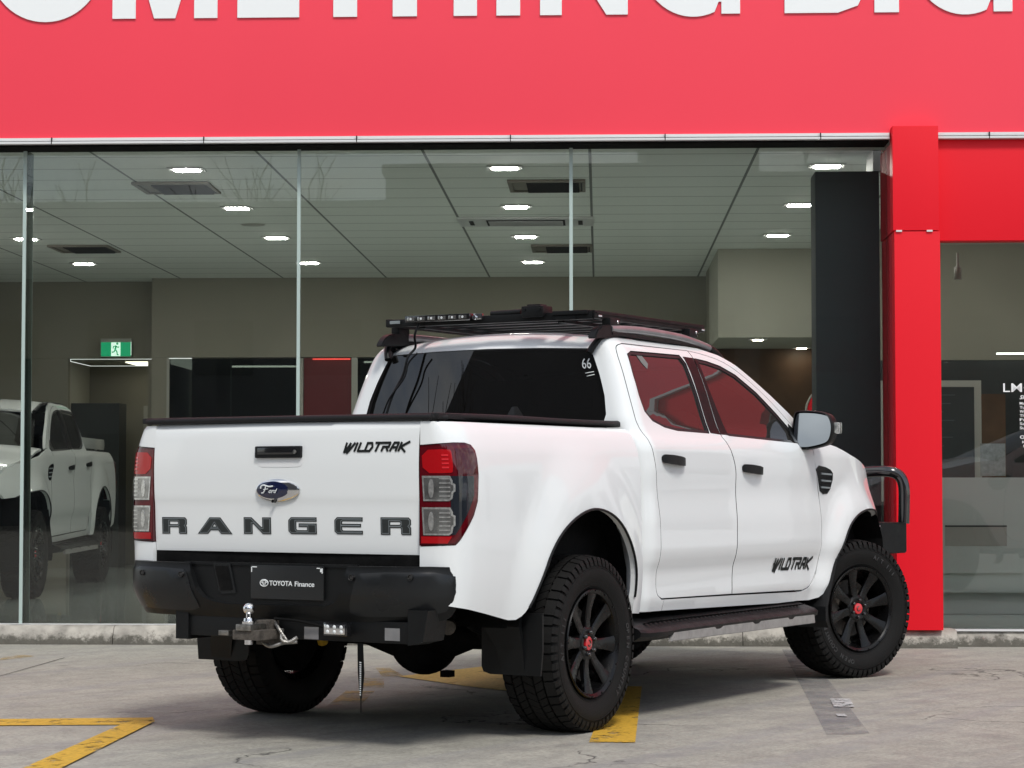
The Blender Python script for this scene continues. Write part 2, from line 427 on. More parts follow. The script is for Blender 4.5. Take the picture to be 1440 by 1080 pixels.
fwin = [(1.478,1.772),(1.60,1.764),(1.744,1.745),(1.90,1.705),(2.10,1.617),(2.29,1.508),(2.40,1.435),(2.425,1.40),(2.40,1.352),(1.58,1.376),(1.562,1.40),(1.50,1.60)]
farch = chai([(2.748,.517),(2.777,.552),(2.818,.626),(2.874,.733),(2.974,.875),(3.11,.948),(3.27,.978),(3.42,.975),(3.58,.956),(3.76,.918)], 2)
fender = [p for p in [(2.50,.533)]][:0] + [(2.688,.70)] + [(2.664,.62),(2.594,.549),(2.50,.531),(2.44,.528),(2.44,.482),(2.62,.478),(2.70,.49)] + farch + [(3.93,.905),(3.99,.96),(3.985,1.04),(3.93,1.10),(3.80,1.172),(3.64,1.215),(3.40,1.252),(3.16,1.290),(2.96,1.335),(2.80,1.36),(2.65,1.368),(2.604,1.345),(2.588,1.27),(2.67,1.067),(2.688,.889)]
# ---- bed
both('bed_side', bed, bed_out, 'white', T, holes=[lamp], step=.04, gap=.002, thick=.03)
def lampset(mir):
    k = dict(mirror=mir)
    L_ = panel('taillight', bed, lamp, 'darkred', T, off=.004, thick=.02, step=.03, gap=.002, **k)
    inner = lambda nm, o, m, of=.006, th=.002: panel(nm, bed, o, m, L_, off=of, thick=th, step=.02, **k)
    inner('red_border', [(-1.214,1.277),(-.985,1.285),(-.945,1.265),(-.938,1.16),(-.95,1.05),(-.975,1.0),(-1.065,.878),(-1.214,.872)], 'redlens', .0052)
    inner('brake_lens', chai([(-1.206,1.265),(-1.075,1.268),(-1.068,1.255),(-1.068,1.175),(-1.078,1.168),(-1.198,1.168)],1,True), 'brlens', .0075)
    for z in (1.188,1.205,1.222,1.239): inner('lens_rib', [(-1.112,z),(-1.084,z),(-1.084,z+.007),(-1.112,z+.007)], 'redcap', .0095)
    inner('side_lens', [(-1.052,1.270),(-.975,1.272),(-.955,1.255),(-.950,1.163),(-1.052,1.160)], 'darkred', .0075)
    inner('smoked_lens', [(-1.080,1.156),(-.968,1.156),(-.972,1.075),(-1.008,1.0),(-1.062,.912),(-1.080,.912)], 'smoke', .0075)
    for (z0, z1) in ((1.052,1.157),(.910,1.026)):
        r = [(-1.203,z1),(-1.082,z1),(-1.072,z1-.02),(-1.072,z1-.03),(-1.062,z1-.035),(-1.062,z0+.04),(-1.070,z0+.035),(-1.074,z0+.010),(-1.086,z0),(-1.196,z0)]
        fr = inner('lens_frame', r, 'clear', .0088)
        panel('clear_lens', bed, inset(r,.008), 'lensdeep', L_, off=.0098, thick=.002, step=.02, **k)
        for q in range(5):
            z = z0+.018+q*.018
            inner('lens_rib', [(-1.125,z),(-1.082,z),(-1.082,z+.006),(-1.125,z+.006)], 'clear', .0115)
        inner('bulb', [(-1.160+.012*math.cos(a),(z0+z1)/2+.040*math.sin(a)) for a in [i*math.pi/6 for i in range(12)]], 'clear', .0115)
    inner('reflector', [(-1.206,.905),(-1.075,.905),(-1.092,.876),(-1.206,.876)], 'brlens', .0078)
    return L_
M['lensdeep'] = mat('lens_reflector', (.30,.30,.29), .14, metal=.8, coat=1, noise_amt=.45, nscale=14)
for mir in (False, True): lampset(mir)
# tailgate
tgo = [(-.7125,.826),(.7125,.826),(.7125,1.39),(-.7125,1.39)]
tgt = panel('tailgate', tg, tgo, 'white', T, step=.03, thick=.03, gap=0, rim='seal')
span('tailgate_edge', (-1.052,-.716,1.386), (-1.02,.716,1.393), 'white', tgt, .002)
hp = panel('handle_recess', tg, chai([(.136,1.196),(.130,1.292),(-.130,1.292),(-.136,1.196)],2,True), 'recess', tgt, off=.0012, thick=.001, step=.02) if False else None
M['recess'] = mat('white_paint_recess', (.76,.775,.78), .3, coat=1)
bm = bmesh.new(); addbox(bm, (-1.113,.004,1.262), (.022,.246,.052), None, 0, .008); hd = meshobj('tailgate_handle', bm, 'black', tgt, True)
bm = bmesh.new(); addbox(bm, (-1.1255,.010,1.266), (.006,.20,.030), None, 0, .003); meshobj('grip', bm, 'blackg', hd, True)
bm = bmesh.new(); addlathe(bm, [(-1.1285,0.0001),(-1.1285,.009),(-1.124,.010)], 16, axis='x', off=(0,-.09,1.262)); meshobj('lock', bm, 'steel', hd, True)
panel('handle_cup', tg, chai([(.126,1.236),(.118,1.203),(.09,1.196),(-.09,1.196),(-.118,1.203),(-.126,1.236)],1), 'recess', tgt, off=.0015, thick=.003, step=.02)
# badge
def ell(cy, cz, a, b, n=48): return [(cy+a*math.cos(2*math.pi*i/n), cz+b*math.sin(2*math.pi*i/n)) for i in range(n)]
def bumpf(h, cy, cz, a, b):
    def g(y, z):
        r = ((y-cy)/a)**2+((z-cz)/b)**2; p = tg(y,z); return (p[0]-h*math.sqrt(max(0,1-r*.97)), p[1], p[2])
    return g
badge = panel('oval_badge', bumpf(.020,.008,1.096,.125,.053), ell(.008,1.096,.117,.047), 'chrome', tgt, step=.012, thick=.006, off=.002, cen=Vector((0,0,1)))
panel('badge_centre', bumpf(.010,.028,1.098,.095,.042), ell(.028,1.098,.084,.033), 'blue', badge, step=.012, thick=.001, off=.014, cen=Vector((0,0,1)))
tx = lambda s, y, z, wd, m, par, x=-1.14, **k: textobj('lettering', s, at(REAR, x, y, z), wd, m, par, **k)
textobj('lettering', 'ord', at(REAR,-1.1362,.040,1.084), .046, 'decal', badge, shear=.5, off=.006)
bm = bmesh.new()
addtube(bm, bez([(-1.1362,.084,1.104),(-1.1362,.080,1.114),(-1.1362,.066,1.118),(-1.1362,.04,1.112),(-1.1362,.018,1.114)],5), .0032, 6)
addtube(bm, bez([(-1.1362,.056,1.114),(-1.1362,.060,1.100),(-1.1362,.068,1.086),(-1.1362,.078,1.084)],5), .0026, 6)
addtube(bm, [(-1.1362,.068,1.099),(-1.1362,.044,1.102)], .002, 6)
meshobj('lettering', bm, 'decal', badge, True)
bm = bmesh.new(); addlathe(bm, [(-1.132,0.0001),(-1.132,.007),(-1.115,.009)], 14, axis='x', off=(0,.022,1.049)); meshobj('reversing_camera', bm, 'blackg', tgt, True)
# big wide letters on the tailgate (unit box 0..1.9 x 0..1, outer outline + counters)
GL = {
'R': ([(0,0),(.60,0),(.60,.40),(1.22,.40),(1.28,.36),(1.28,.06),(1.36,0),(1.9,0),(1.9,.42),(1.82,.50),(1.9,.58),(1.9,.86),(1.76,1),(0,1)], [[(.60,.58),(1.18,.58),(1.24,.62),(1.24,.70),(1.18,.74),(.60,.74)]]),
'A': ([(0,0),(.60,0),(.76,.22),(1.20,.22),(1.36,0),(2.0,0),(1.32,1),(.70,1)], [[(.88,.44),(1.08,.44),(.98,.60)]]),
'N': ([(0,0),(.56,0),(.56,.60),(.62,.60),(1.22,0),(1.75,0),(1.75,1),(1.19,1),(1.19,.42),(1.13,.42),(.50,1),(0,1)], []),
'G': ([(.18,0),(1.85,0),(1.85,.64),(.68,.64),(.68,.42),(1.22,.42),(1.22,.24),(.58,.24),(.52,.30),(.52,.74),(1.85,.74),(1.85,1),(.18,1),(.0,.82),(.0,.18)], []),
'E': ([(.18,0),(1.85,0),(1.85,.22),(.56,.22),(.50,.28),(.50,.42),(1.74,.42),(1.74,.62),(.50,.62),(.50,.72),(.56,.76),(1.85,.76),(1.85,1),(.18,1),(0,.82),(0,.18)], []),
}
for ch, y0, y1, z0, z1 in (('R',.672,.528,.901,.975),('A',.465,.270,.903,.976),('N',.205,.056,.905,.978),('G',-.038,-.188,.907,.980),('E',-.281,-.426,.909,.982),('R',-.517,-.668,.909,.983)):
    o_, hs = GL[ch]; wd = max(p[0] for p in o_)
    mp = lambda P: [(y0+(y1-y0)*p[0]/wd, z0+(z1-z0)*p[1]) for p in P]
    Lt = panel('lettering', tg, mp(o_), 'letter', tgt, holes=[mp(h) for h in hs], off=.0022, thick=.002, step=.03)
    panel('letter_inline', tg, inset(mp(o_), .0050), 'lgrey', Lt, holes=[inset(mp(h), -.0050) for h in hs], off=.0026, thick=0, step=.03)
    panel('letter_face', tg, inset(mp(o_), .0072), 'letter', Lt, holes=[inset(mp(h), -.0072) for h in hs], off=.0030, thick=0, step=.03)
# slanted trim-level lettering: strokes in a 1-high box
ST = {'W':(1.35,[[(.0,1),(.12,-.15),(.28,0),(.62,.95)],[(.62,.95),(.58,-.25),(.80,.1),(1.25,1)],[(.02,.55),(.4,.2)]]),'I':(.35,[[(.12,0),(.12,1)]]),'L':(.95,[[(.12,1),(.12,0),(.95,0)]]),
'D':(1.15,[[(.08,0),(.08,.98),(.75,.98),(1.0,.5),(.78,0),(.0,0)]]),'T':(1.05,[[(0,1),(1.05,1)],[(.5,1),(.42,0)]]),'R':(1.1,[[(.1,0),(.1,.5),(.95,.5),(.95,1),(.0,1)],[(.55,.5),(1.0,0)]]),
'A':(1.1,[[(.1,0),(.3,1),(.95,1),(.95,0)],[(.2,.42),(.95,.42)]]),'K':(1.1,[[(.12,0),(.12,1)],[(1.25,1.1),(.2,.5),(1.1,-.12)]])}
def trimtext(f, s0, z0, width, h, parent, mirror=False, dirn=1, slant=.45, slope=0):
    tot = sum(ST[c][0]+.16 for c in 'WILDTRAK'); k = width/tot; cx = 0; t = .15
    bm = bmesh.new(); eps = 1e-3
    for c in 'WILDTRAK':
        for pl in ST[c][1]:
            for a, b in zip(pl[:-1], pl[1:]):
                qa = Vector(((cx+a[0])*k + a[1]*h*slant, a[1]*h)); qb = Vector(((cx+b[0])*k + b[1]*h*slant, b[1]*h))
                d = (qb-qa); 
                if d.length < 1e-6: continue
                d.normalize(); n = Vector((-d.y,d.x))*h*t; e = d*h*t*.6
                q4 = [qa-n-e, qb-n+e, qb+n+e, qa+n-e]; vs_ = []
                for q in q4:
                    s = s0+dirn*q.x; z = z0+q.y+slope*q.x
                    A_ = Vector(f(s+eps,z))-Vector(f(s-eps,z)); B_ = Vector(f(s,z+eps))-Vector(f(s,z-eps)); nn = A_.cross(B_).normalized(); p = Vector(f(s,z))
                    if nn.dot(p-CEN) < 0: nn = -nn
                    p += nn*.003; vs_.append(bm.verts.new((p.x, -p.y if mirror else p.y, p.z)))
                bm.faces.new(vs_)
        cx += ST[c][0]+.16
    r = bmesh.ops.solidify(bm, geom=bm.faces[:], thickness=.002)
    return meshobj('lettering', bm, 'letter', parent)
trimtext(tg, -.336, 1.263, .315, .034, tgt, dirn=-1)
# tonneau cover and bed
bm = bmesh.new(); addbox(bm, (-.27,0,1.408), (1.62,1.60,.026), None, 0, .010)
ton = meshobj('tonneau_cover', bm, 'vinyl', T, True)
for y in (-.80,.80): tube('edge_roll', bez([(-1.05,y*.97,1.408),(-.6,y*1.005,1.411),(0,y*1.004,1.409),(.38,y,1.410),(.53,y*.985,1.413)],6), .014, 'vinyl', ton, 8)
tube('edge_roll', bez([(-1.02,-.80,1.402),(-1.075,-.765,1.403),(-1.088,-.68,1.404),(-1.092,0,1.406),(-1.088,.68,1.404),(-1.075,.765,1.403),(-1.02,.80,1.402)],6), .013, 'vinyl', ton, 8)
for x in (-.7,-.3,.1): span('bow_ridge', (x-.012,-.76,1.419), (x+.012,.76,1.4235), 'vinyl', ton, .002)
bm = bmesh.new()
v = [bm.verts.new(p) for p in ((.34,-.325,1.42),(.47,-.325,1.42),(.41,-.30,1.500),(.38,-.30,1.498),(.34,-.26,1.42),(.47,-.26,1.42),(.41,-.285,1.500),(.38,-.285,1.498))]
for q in ((0,1,2,3),(7,6,5,4),(0,4,5,1),(1,5,6,2),(2,6,7,3),(3,7,4,0)): bm.faces.new([v[i] for i in q])
meshobj('cover_clip', bm, 'black', ton)
# inner dark body behind the gaps
bm = bmesh.new(); addspan(bm, (-1.0,-.765,.72), (.50,.765,1.375)); addspan(bm, (.60,-.84,.56), (2.95,.84,1.30)); addspan(bm, (2.95,-.70,.62), (3.85,.70,1.14)); addspan(bm,(.50,-.70,.50),(.60,.70,1.30))
bmesh.ops.delete(bm, geom=[], context='FACES')
inn = meshobj('inner_body', bm, 'under', T)
# ---- cab
s0L = .66-CR*math.pi/2
cab_out = [(.545+.02,.512),(.72,.509),(1.36,.497),(2.20,.480),(2.44,.481),(2.44,.528),(2.50,.531)]
cab_out = [(.560,.512),(.72,.509),(1.36,.497),(2.20,.480),(2.437,.481),(2.437,.529),(2.50,.531)] + [(2.60,1.345),(2.66,1.37),(2.72,1.375),(2.62,1.425),(2.46,1.518),(2.284,1.606),(2.10,1.694),(1.95,1.760),(1.80,1.808),(1.62,1.836),(1.30,1.848),(.90,1.850),(.70,1.849),(.56,1.838),(.50,1.815),(.455,1.783),(.448,1.764),(.462,1.66),(.470,1.55),(.462,1.46),(.445,1.43),(.445,.512)]
doors_hole = doorrear + [(1.36,.5545)][:0] + fdfront[::-1][:0]
hole = [p for p in doorrear] + [(1.578,.5535)] + [(2.50,.537)] + fdfront[::-1][1:] + fdtop[::-1][1:] + [(.90,1.8155)]
def cabf(s, z): return cabplan(s, z)
# the side frame is drawn as strips around the doors: C-pillar, roof edge with A-pillar, sill
cp = [(.445,.512)]+[(.62,.512)]+[(.66,.545)]+[(.70,.60)]
cpil = [(.445,.512),(.800,.508),(.800,.562),(.775,.562)] + doorrear[::-1][1:] + [(.66,1.8155),(.66,1.8495),(.56,1.838),(.50,1.815),(.455,1.783),(.448,1.764),(.462,1.66),(.470,1.55),(.462,1.46),(.445,1.43)]
both('cab_corner_panel', cabf, cpil, 'white', T, step=.03, thick=.03, rim='seal')
rail_o = [(.662,1.8155),(.90,1.8155)] + fdtop + [(2.66,1.37),(2.72,1.375),(2.62,1.425),(2.46,1.518),(2.284,1.606),(2.10,1.694),(1.95,1.760),(1.80,1.808),(1.62,1.836),(1.30,1.848),(.90,1.850),(.662,1.8495)]
both('roof_side_rail', cabf, rail_o, 'white', T, step=.03, thick=.03)
sill_o = [(.802,.508),(1.36,.497),(2.20,.480),(2.437,.481),(2.437,.531),(1.578,.549),(.802,.562)]
both('sill', cabf, sill_o, 'white', T, step=.04, thick=.04, rim='seal')
def door(nm, o, win, hx0, hx1, hz, mir):
    D_ = panel(nm, cabf, o, 'white', T, holes=[win], step=.035, gap=.0036, thick=.03, mirror=mir, rim='seal')
    panel('window_trim', cabf, win, 'seal', D_, holes=[inset(win,.013)], off=-.004, step=.04, thick=.012, mirror=mir)
    panel('window_glass', cabf, inset(win,.010), 'tint', D_, off=-.010, step=.06, thick=0, mirror=mir)
    sg = 1 if mir else -1
    def hf(s, z):
        y = -ycab(s,z); t = (s-hx0)/(hx1-hx0); return (s, y-.030*math.sin(math.pi*min(1,max(0,t)))**.45, z)
    h0 = hz; sl = -.03
    ho = chai([(hx0,h0+.018),(hx0+.02,h0+.026),(hx1-.03,h0+.018+sl*(hx1-hx0)*.9),(hx1,h0+.006+sl*(hx1-hx0)*.9),(hx1,h0-.018+sl*(hx1-hx0)*.9),(hx1-.03,h0-.026+sl*(hx1-hx0)*.9),(hx0+.02,h0-.020),(hx0,h0-.012)],1,True)
    panel('door_handle', hf, ho, 'black', D_, off=.003, step=.02, thick=.014, mirror=mir)
    c = (hx0+hx1)/2; panel('handle_scoop', cabf, ell(c,h0-.030,.045,.032), 'recess', D_, off=.001, step=.02, thick=0, mirror=mir)
    return D_
M['sticker'] = mat('grey_sticker', (.16,.19,.18), .5)
rdo = doorrear + [(1.578,.5545)] + split[::-1][1:] + [(.90,1.8125)]
fdo = split + [(2.50,.537)] + fdfront[::-1][1:] + fdtop[::-1][1:-1]
for mir in (False, True):
    D1 = door('rear_door', rdo, rwin, .716, .958, 1.243, mir)
    D2 = door('front_door', fdo, fwin, 1.636, 1.880, 1.203, mir)
    if not mir: panel('window_sticker', cabf, [(.775,1.765),(.845,1.768),(.90,1.722),(.868,1.695),(.815,1.725)], M['sticker'], D1, off=-.008, step=.04, thick=0)
    # blacked-out pillar between the windows
    panel('pillar_trim', cabf, [(1.332,1.776),(1.440,1.774),(1.452,1.68),(1.462,1.55),(1.472,1.40),(1.478,1.378),(1.372,1.384),(1.36,1.56),(1.350,1.70)], 'black', D1, off=.0025, step=.04, thick=.003, mirror=mir)
    panel('pillar_trim', cabf, [(1.453,1.774),(1.485,1.77),(1.51,1.60),(1.570,1.40),(1.575,1.376),(1.488,1.378),(1.478,1.50),(1.464,1.68)], 'black', D2, off=.0025, step=.04, thick=.003, mirror=mir)
    panel('mirror_base', cabf, [(2.385,1.35),(2.56,1.345),(2.56,1.372),(2.41,1.455),(2.40,1.42)], 'black', D2, off=.004, step=.03, thick=.006, mirror=mir)
    trimtext(cabf, 2.075, .668, .50, .055, D2, mirror=mir, slope=-.02) if not mir else None
def rearw(y, z): return (.552+.19*(z-1.43)+.035*(abs(y)/.7)**2.2, y, z)
go = [(-.715,1.43),(-.708,1.47),(-.672,1.60),(-.628,1.70),(-.598,1.765),(-.575,1.783),(-.3,1.793),(0,1.797),(.3,1.793),(.575,1.783),(.598,1.765),(.628,1.70),(.672,1.60),(.708,1.47),(.715,1.43)]
rg = panel('rear_window', rearw, go, 'rearglass', T, step=.06, thick=0, off=.002, cen=Vector((2,0,1.6)))
panel('window_rubber', rearw, [(p[0]*1.012, p[1]+(.006 if p[1]>1.5 else -.02)) for p in go], 'seal', rg, holes=[inset(go,.012)], step=.06, thick=.02, off=-.001, cen=Vector((2,0,1.6)))
bm = bmesh.new()      # grease-pencil price mark on the glass
for pts in ([(-.565,1.665),(-.61,1.672)],[(-.575,1.650),(-.615,1.658)]):
    addtube(bm, bez([(rearw(y,z)[0]-.006,y,z) for y,z in pts],3), .0022, 5)
meshobj('marker_writing', bm, 'decal', rg); textobj('lettering', '66', at(REAR,.612,-.548,1.688), .050, 'decal', rg, shear=-.15, height=.050)
box('cab_back_panel', (.585,0,1.0), (.03,1.46,.86), 'white', T)
# roof
def roof(x, y):
    z = 1.893-.046*(abs(y)/.62)**2.2
    if x < .83: z -= .100*((.83-x)/.21)**1.7
    if x > 1.2: z -= .115*((x-1.2)/.85)**2
    return (x, y, z)
panel('roof', roof, [(.628,-.20),(.620,-.0),(.628,.20),(.66,.598),(.70,.622),(2.02,.615),(2.06,.3),(2.07,0),(2.06,-.3),(2.02,-.615),(.70,-.622),(.66,-.598)], 'white', T, step=.045, thick=.02, cen=Vector((1.2,0,1)))
for sg in (-1,1):
    tube('roof_ditch_strip', bez([(.604,sg*.592,1.764),(.620,sg*.606,1.797),(.655,sg*.624,1.832),(.74,sg*.634,1.846),(1.3,sg*.634,1.842),(1.7,sg*.632,1.818),(2.05,sg*.632,1.735)],8), .017, 'black', T, 8)
# windscreen and bonnet
def wscreen(t, y):      # t 0 at the roof, 1 at the cowl
    k = abs(y)/.78; x = 2.04+.92*t+.10*(1-k*k)*(.3+.7*t) - .16*k**2*t; wy = .64+.14*t
    return (x, y/.78*wy, 1.775-.115*k*k*(1-t)-.40*t-.02*t*k)
panel('windscreen', lambda s, z: wscreen(z, s), [(-.78,0),(.78,0),(.78,1),(-.78,1)], 'tint', T, step=.08, thick=0, cen=Vector((1.5,0,.8)))
panel('dashboard_cowl', lambda x, y: (x, y, 1.345-.02*(x-2.6)), [(2.55,-.80),(3.02,-.76),(3.02,.76),(2.55,.80)], 'black', T, step=.1, thick=.03, cen=Vector((2.5,0,.5)))
def bonnet(x, y):
    k = min(1.05, abs(y)/.80); w = lerp([(2.78,.86),(3.16,.85),(3.5,.82),(3.8,.755),(4.02,.66)], x)
    e = lerp([(2.70,1.372),(2.96,1.346),(3.16,1.300),(3.40,1.262),(3.64,1.224),(3.80,1.182),(3.93,1.120),(4.02,1.05)], x)
    return (x, y/.80*w, e + .060*(1-k**2.6)*min(1,(4.10-x)/.25))
panel('bonnet', bonnet, [(2.80,-.795),(2.93,0),(2.80,.795),(3.90,.795),(4.0,.6),(4.03,0),(4.0,-.6),(3.90,-.795)], 'white', T, step=.05, thick=.025, cen=Vector((3.3,0,.6)))
def fend(s, z): return (s, -ycab(s,z), z)
for mir in (False, True):
    F_ = panel('front_wing', fend, fender, 'white', T, step=.035, thick=.03, mirror=mir)
    vo = [(2.597,1.232),(2.796,1.214),(2.862,1.176),(2.812,1.071),(2.687,1.066),(2.650,1.14)]
    vent = panel('wing_vent', fend, chai(vo,1,True), 'blackg', F_, off=.004, step=.03, thick=.006, mirror=mir)
    for q in range(3):
        z = 1.188-.038*q
        panel('vent_blade', fend, [(2.670+.006*q,z),(2.82,z-.005),(2.82,z-.014),(2.674+.006*q,z-.010)], 'lgrey', vent, off=.009, step=.04, thick=.006, mirror=mir)
    sg = 1 if mir else -1
    hl = box('headlight', (3.93,sg*.58,1.02), (.12,.20,.16), 'lensdeep', T, .03, Matrix.Rotation(-sg*.5,3,'Z'))
# front end
bm = bmesh.new(); addbox(bm, (3.99,0,.98), (.10,1.16,.26), None, 0, .02); meshobj('grille', bm, 'blackg', T, True)
bm = bmesh.new(); addbox(bm, (4.02,0,1.085), (.06,1.10,.05), None, 0, .01); meshobj('bonnet_lip', bm, 'white', T, True)
# bull bar: folded wings, centre channel and hoops
bb = empty('bull_bar', parent=T)
bm = bmesh.new(); addbox(bm, (4.22,0,.79), (.18,1.30,.19), None, 0, .015)
bbm = meshobj('bull_bar', bm, 'blackg', T, True); bpy.data.objects.remove(bb)
for sg in (-1,1):
    bm = bmesh.new()
    P = [(3.80,.80),(3.95,.86),(4.16,.875),(4.28,.80),(4.30,.55),(3.98,.60),(3.80,.70)]
    for z in (.70,.885):
        pass
    lo = [bm.verts.new((x,sg*y,.700+.04*(3.9-x if x<3.9 else 0))) for x,y in P]; hi = [bm.verts.new((x,sg*y,.888)) for x,y in P]
    bm.faces.new(lo); bm.faces.new(hi[::-1])
    for i in range(len(P)): j=(i+1)%len(P); bm.faces.new((lo[i],lo[j],hi[j],hi[i]))
    bmesh.ops.recalc_face_normals(bm, faces=bm.faces[:]); bmesh.ops.bevel(bm, geom=bm.edges[:], offset=.008, segments=2, affect='EDGES')
    meshobj('wing_box', bm, 'black', bbm, True)
    tube('hoop', bez([(4.10,sg*.42,1.190),(4.12,sg*.62,1.20),(4.14,sg*.765,1.203),(4.17,sg*.825,1.175),(4.18,sg*.850,1.11),(4.18,sg*.852,1.0),(4.175,sg*.85,.88)],6), .035, 'blackg', bbm, 14)
    bm = bmesh.new(); addlathe(bm, [(-.008,0.0001),(-.008,.012),(.002,.013)], 12, off=(3.82,sg*.83,.862)); meshobj('bolt', bm, 'chrome', bbm, True)
    tube('hoop', bez([(4.16,sg*.34,.88),(4.16,sg*.36,1.1),(4.13,sg*.34,1.2),(4.11,sg*.2,1.22),(4.11,0,1.225)],6), .031, 'blackg', bbm, 12)
tube('top_tube', [(4.12,-.42,1.185),(4.12,.42,1.185)], .031, 'blackg', bbm, 12)
# door mirrors
for sg in (-1,1):
    def mp(y, z, x=2.445): return (x, sg*y, z)
    out_ = chai([(.862,1.335),(.872,1.512),(.90,1.528),(1.045,1.518),(1.083,1.490),(1.098,1.43),(1.080,1.36),(1.045,1.335),(.93,1.312)],2,True)
    bm = bmesh.new(); rings = []
    cy, cz = .98, 1.42
    for x, k in ((2.436,.985),(2.440,1.03),(2.47,1.055),(2.53,1.0),(2.58,.80),(2.605,.45)):
        rings.append([bm.verts.new((x, sg*(cy+(p[0]-cy)*k), cz+(p[1]-cz)*k)) for p in out_])
    n_ = len(out_)
    for a, b in zip(rings[:-1], rings[1:]):
        for k in range(n_): f = bm.faces.new((a[k],a[(k+1)%n_],b[(k+1)%n_],b[k]))
    bm.faces.new(rings[-1]); bmesh.ops.recalc_face_normals(bm, faces=bm.faces[:])
    mo = meshobj('door_mirror', bm, 'black', T, True, 60)
    bm = bmesh.new(); gl = inset(out_, .010); 
    f = bm.faces.new([bm.verts.new((2.450+.14*(p[1]-1.42)+.17*(p[0]-.98), sg*p[0], p[1])) for p in gl]); 
    if f.normal.x > 0: f.normal_flip()
    g_ = meshobj('mirror_glass', bm, 'mirror', mo)
    bm = bmesh.new(); addbox(bm, (2.50,sg*1.108,1.432), (.07,.022,.062), None, 0, .008); meshobj('indicator', bm, 'clear', mo, True)
    bm = bmesh.new(); addbox(bm, (2.475,sg*.87,1.338), (.055,.10,.05), None, 0, .015); meshobj('mirror_arm', bm, 'black', mo, True)
# cabin: seats seen dimly through the glass
for x, y in ((1.62,-.38),(1.62,.38)):
    bm = bmesh.new(); addbox(bm, (x,y,1.20), (.16,.50,.62), Matrix.Rotation(.2,3,'Y'), 0, .05); addbox(bm, (x-.07,y,1.60), (.10,.26,.18), None, 0, .04); meshobj('seat', bm, 'fabric', T, True)
bm = bmesh.new(); addbox(bm, (.90,0,1.25), (.16,1.30,.55), Matrix.Rotation(.2,3,'Y'), 0, .05)
for y in (-.42,0,.42): addbox(bm, (.80,y,1.57), (.09,.22,.15), None, 0, .03)
meshobj('seat', bm, 'fabric', T, True)
bm = bmesh.new(); addlathe(bm, [(-.012,.185),(0,.198),(.012,.185),(0,.172)], 32, axis='x', close=True); bmesh.ops.transform(bm, matrix=Matrix.Translation((2.12,-.38,1.33)) @ Matrix.Rotation(-.4,4,'Y'), verts=bm.verts[:]); meshobj('steering_wheel', bm, 'black', T, True)
# ---- rear bumper
BPL = [(0,-1.207),(.30,-1.207),(.50,-1.205),(.62,-1.195),(.70,-1.180),(.76,-1.160),(.81,-1.130),(.845,-1.095),(.868,-1.055),(.878,-1.0)]
def bump(y, z):
    a = min(.878, abs(y)); x = lerp(BPL, a)
    x += .035*sm((z-.70)/.10)*.6 + .07*(max(0,.68-z)/.12)**1.6*.5
    return (x, y, z)
def bumpw(u, zq):       # u: arc-like parameter, keeps going forward round the end
    z = .780-(.787-zq)*1.06
    a = abs(u); s_ = 1 if u > 0 else -1
    y = lerp([(0,0),(.62,.62),(.72,.712),(.80,.778),(.88,.830),(.95,.862),(1.0,.878),(1.08,.888)], a); x = lerp([(0,-1.207),(.50,-1.205),(.62,-1.195),(.72,-1.175),(.80,-1.145),(.88,-1.095),(.95,-1.045),(1.0,-1.0),(1.08,-.93)], a)
    return (x + .010*sm((z-.735)/.03) + .05*(max(0,.67-z)/.12)**1.5, s_*(y-.03*(max(0,.66-z)/.12)), z)
wing = [(-.33,.782),(-.98,.786),(-1.0,.775),(-1.0,.70),(-.985,.64),(-.95,.592),(-.90,.572),(-.78,.562),(-.36,.560)]
center_w = .33
bmp_o = chai([(-.415,.785),(-.965,.787),(-.985,.775),(-.985,.70),(-.975,.645),(-.94,.60),(-.90,.575),(-.80,.565),(0,.563)],1) + chai([(.80,.565),(.90,.575),(.95,.60),(.985,.645),(1.0,.70),(1.0,.775),(.98,.787),(.425,.785)],1) + chai([(.425,.785),(.395,.71),(.355,.635),(.25,.619)],2)[1:] + chai([(-.30,.622),(-.365,.636),(-.395,.71),(-.415,.785)],2)[:-1]
bp_ = panel('rear_bumper', bumpw, bmp_o, 'black', T, step=.035, thick=.05, cen=Vector((0,0,.68)))
# recessed centre with the plate
rc = panel('bumper_recess', lambda y, z: (-1.178,y,z), [(.47,.783),(.41,.60),(-.42,.60),(-.46,.783)], 'black', bp_, step=.1, thick=.01, cen=Vector((0,0,.7)))
bm = bmesh.new(); vv = [bm.verts.new(p) for p in ((-1.185,-.60,.770),(-1.11,-.79,.770),(-1.03,-.83,.770),(-1.03,.83,.770),(-1.11,.79,.770),(-1.185,.60,.770))]; bm.faces.new(vv); bmesh.ops.solidify(bm, geom=bm.faces[:], thickness=.01); meshobj('step_pad', bm, 'black', bp_)
span('tailgate_gap_cover', (-1.075,-.715,.765), (-1.0,.715,.84), 'under', bp_, .004)
for sg in (-1,1):
    w2 = [(sg*.44,.765),(sg*.965,.765),(sg*.975,.70),(sg*.955,.64),(sg*.90,.598),(sg*.42,.590),(sg*.40,.66),(sg*.425,.745)]
    ins_ = panel('bumper_wing_skin', bumpw, chai(w2,1,True), 'black2', bp_, off=.004, step=.035, thick=.005, cen=Vector((0,0,.68))) if False else None
M['black2'] = mat('bumper_smooth_black', (.011,.012,.013), .30, spec=.35, rvar=.05, nscale=9)
